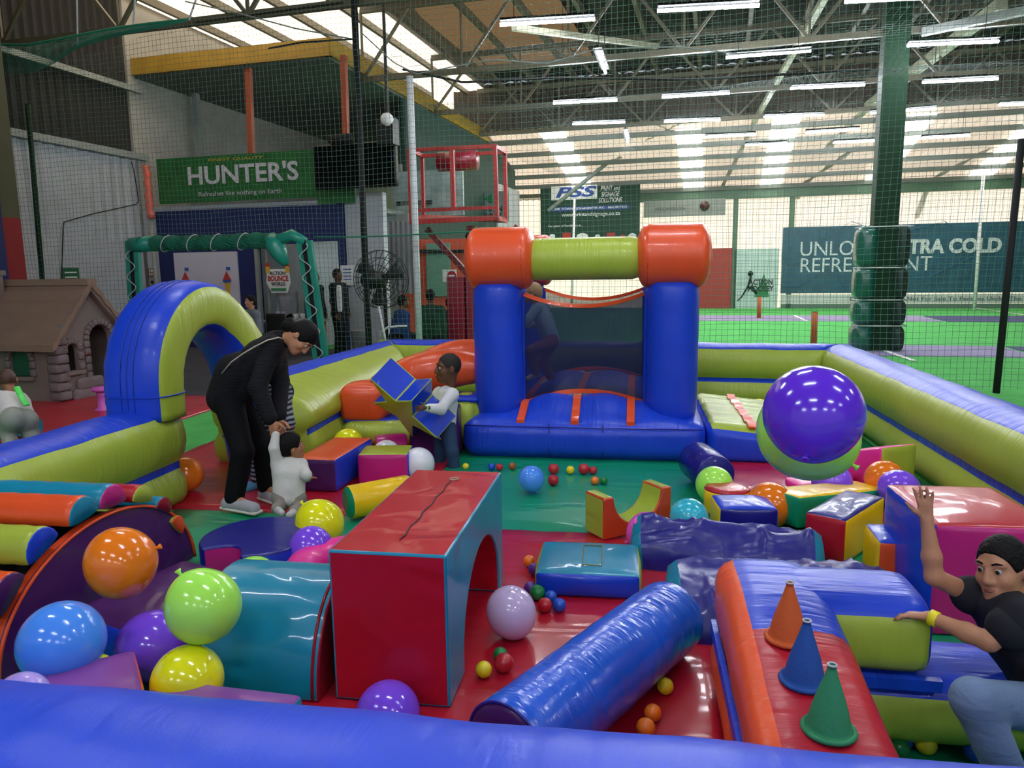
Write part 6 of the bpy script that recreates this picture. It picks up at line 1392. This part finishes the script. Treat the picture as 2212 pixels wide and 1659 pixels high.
q = D(733, 645, 14.72); V, Fc, ids = rbox((.09, .05, .52), .02, .01, 6); mk('shirt_front', [np.array(v)+q-rt for v in V], Fc, wht, R)
adult('person in dark clothes standing behind the teal gate post', 680, 600, 15.3, (.9, -.3), ('jacket', blkj), ('trousers', denim_b), s=1.0)
tag(mk('tote_bag', *tube([(0, 0, 0), (0, 0, .2), (0, 0, .42)], [.16, .17, .13], 12, flat=.5), mat('bag_grey', '9a9a9a', .7, .3), loc=D(690, 680, 15.1)-np.array([0, 0, .3])), 'grey shopping bag hanging beside the gate post', 'bag')
adult('woman in a grey jacket sitting beside the glass door looking down', 541, 652, 13.9, (-.6, -.55), ('jacket', cloth('grey_jacket', '6a7078', .3)), ('trousers', denim_b), 'b98263', True, 1.0, .06)
adult('woman in a pale grey top standing inside behind the glass door', 618, 612, 17.0, (-.2, -1), ('top', cloth('pale_grey_top', '9a9ca0', .3)), ('trousers', denim_b), '7a5038')
adult('man in a blue jacket seated with his back turned below the fan', 871, 652, 13.6, (.75, .4), ('jacket', cloth('blue_jacket', '27406e', .3)), ('trousers', denim_b), '6a4430', True, 1.05, .14)
adult('person in a dark green jacket seated with back turned by the white pole', 930, 640, 13.2, (.1, 1), ('jacket', cloth('green_jacket', '1f3a2c', .3)), ('trousers', denim_b), '5f3d2b', True, 1.08, .05)
adult('person in a dark teal top sitting beyond the bouncer pillar', 972, 655, 14.6, (.3, 1), ('top', cloth('teal_top', '1a3a44', .3)), ('trousers', denim_b), '5f3d2b', True, 1.0)
for x, y, d, lb in ((541, 705, 14.15, 'dark plastic chair under the woman in the grey jacket'), (866, 720, 13.75, 'white-edged chair under the man in the blue jacket'), (930, 725, 13.35, 'dark chair under the person in the green jacket'), (972, 725, 14.75, 'dark chair behind the bouncer pillar')):
    p = D(x, y, d); r = thing('plastic_chair', lb, 'chair', (p[0], p[1]+.0, 0), -TB, 'chairs in the lounge'); cm = sw if 'white' in lb else blk2
    puff('seat', (0, 0, .40), (.46, .46, .04), blk2, r, .015, 0, 4)
    for sx in (-1, 1):
        for sy in (-1, 1): MB().add(rod((sx*.2, sy*.2, 0), (sx*.2, sy*.2, .39), .016)).mk('leg', cm, r)
    if 'white' in lb: MB().add(tube([(-.28, -.22, .42), (-.27, -.3, .62), (-.1, -.33, .72), (.12, -.33, .74), (.26, -.3, .74)], .022, 6)).mk('armrest', sw, r)
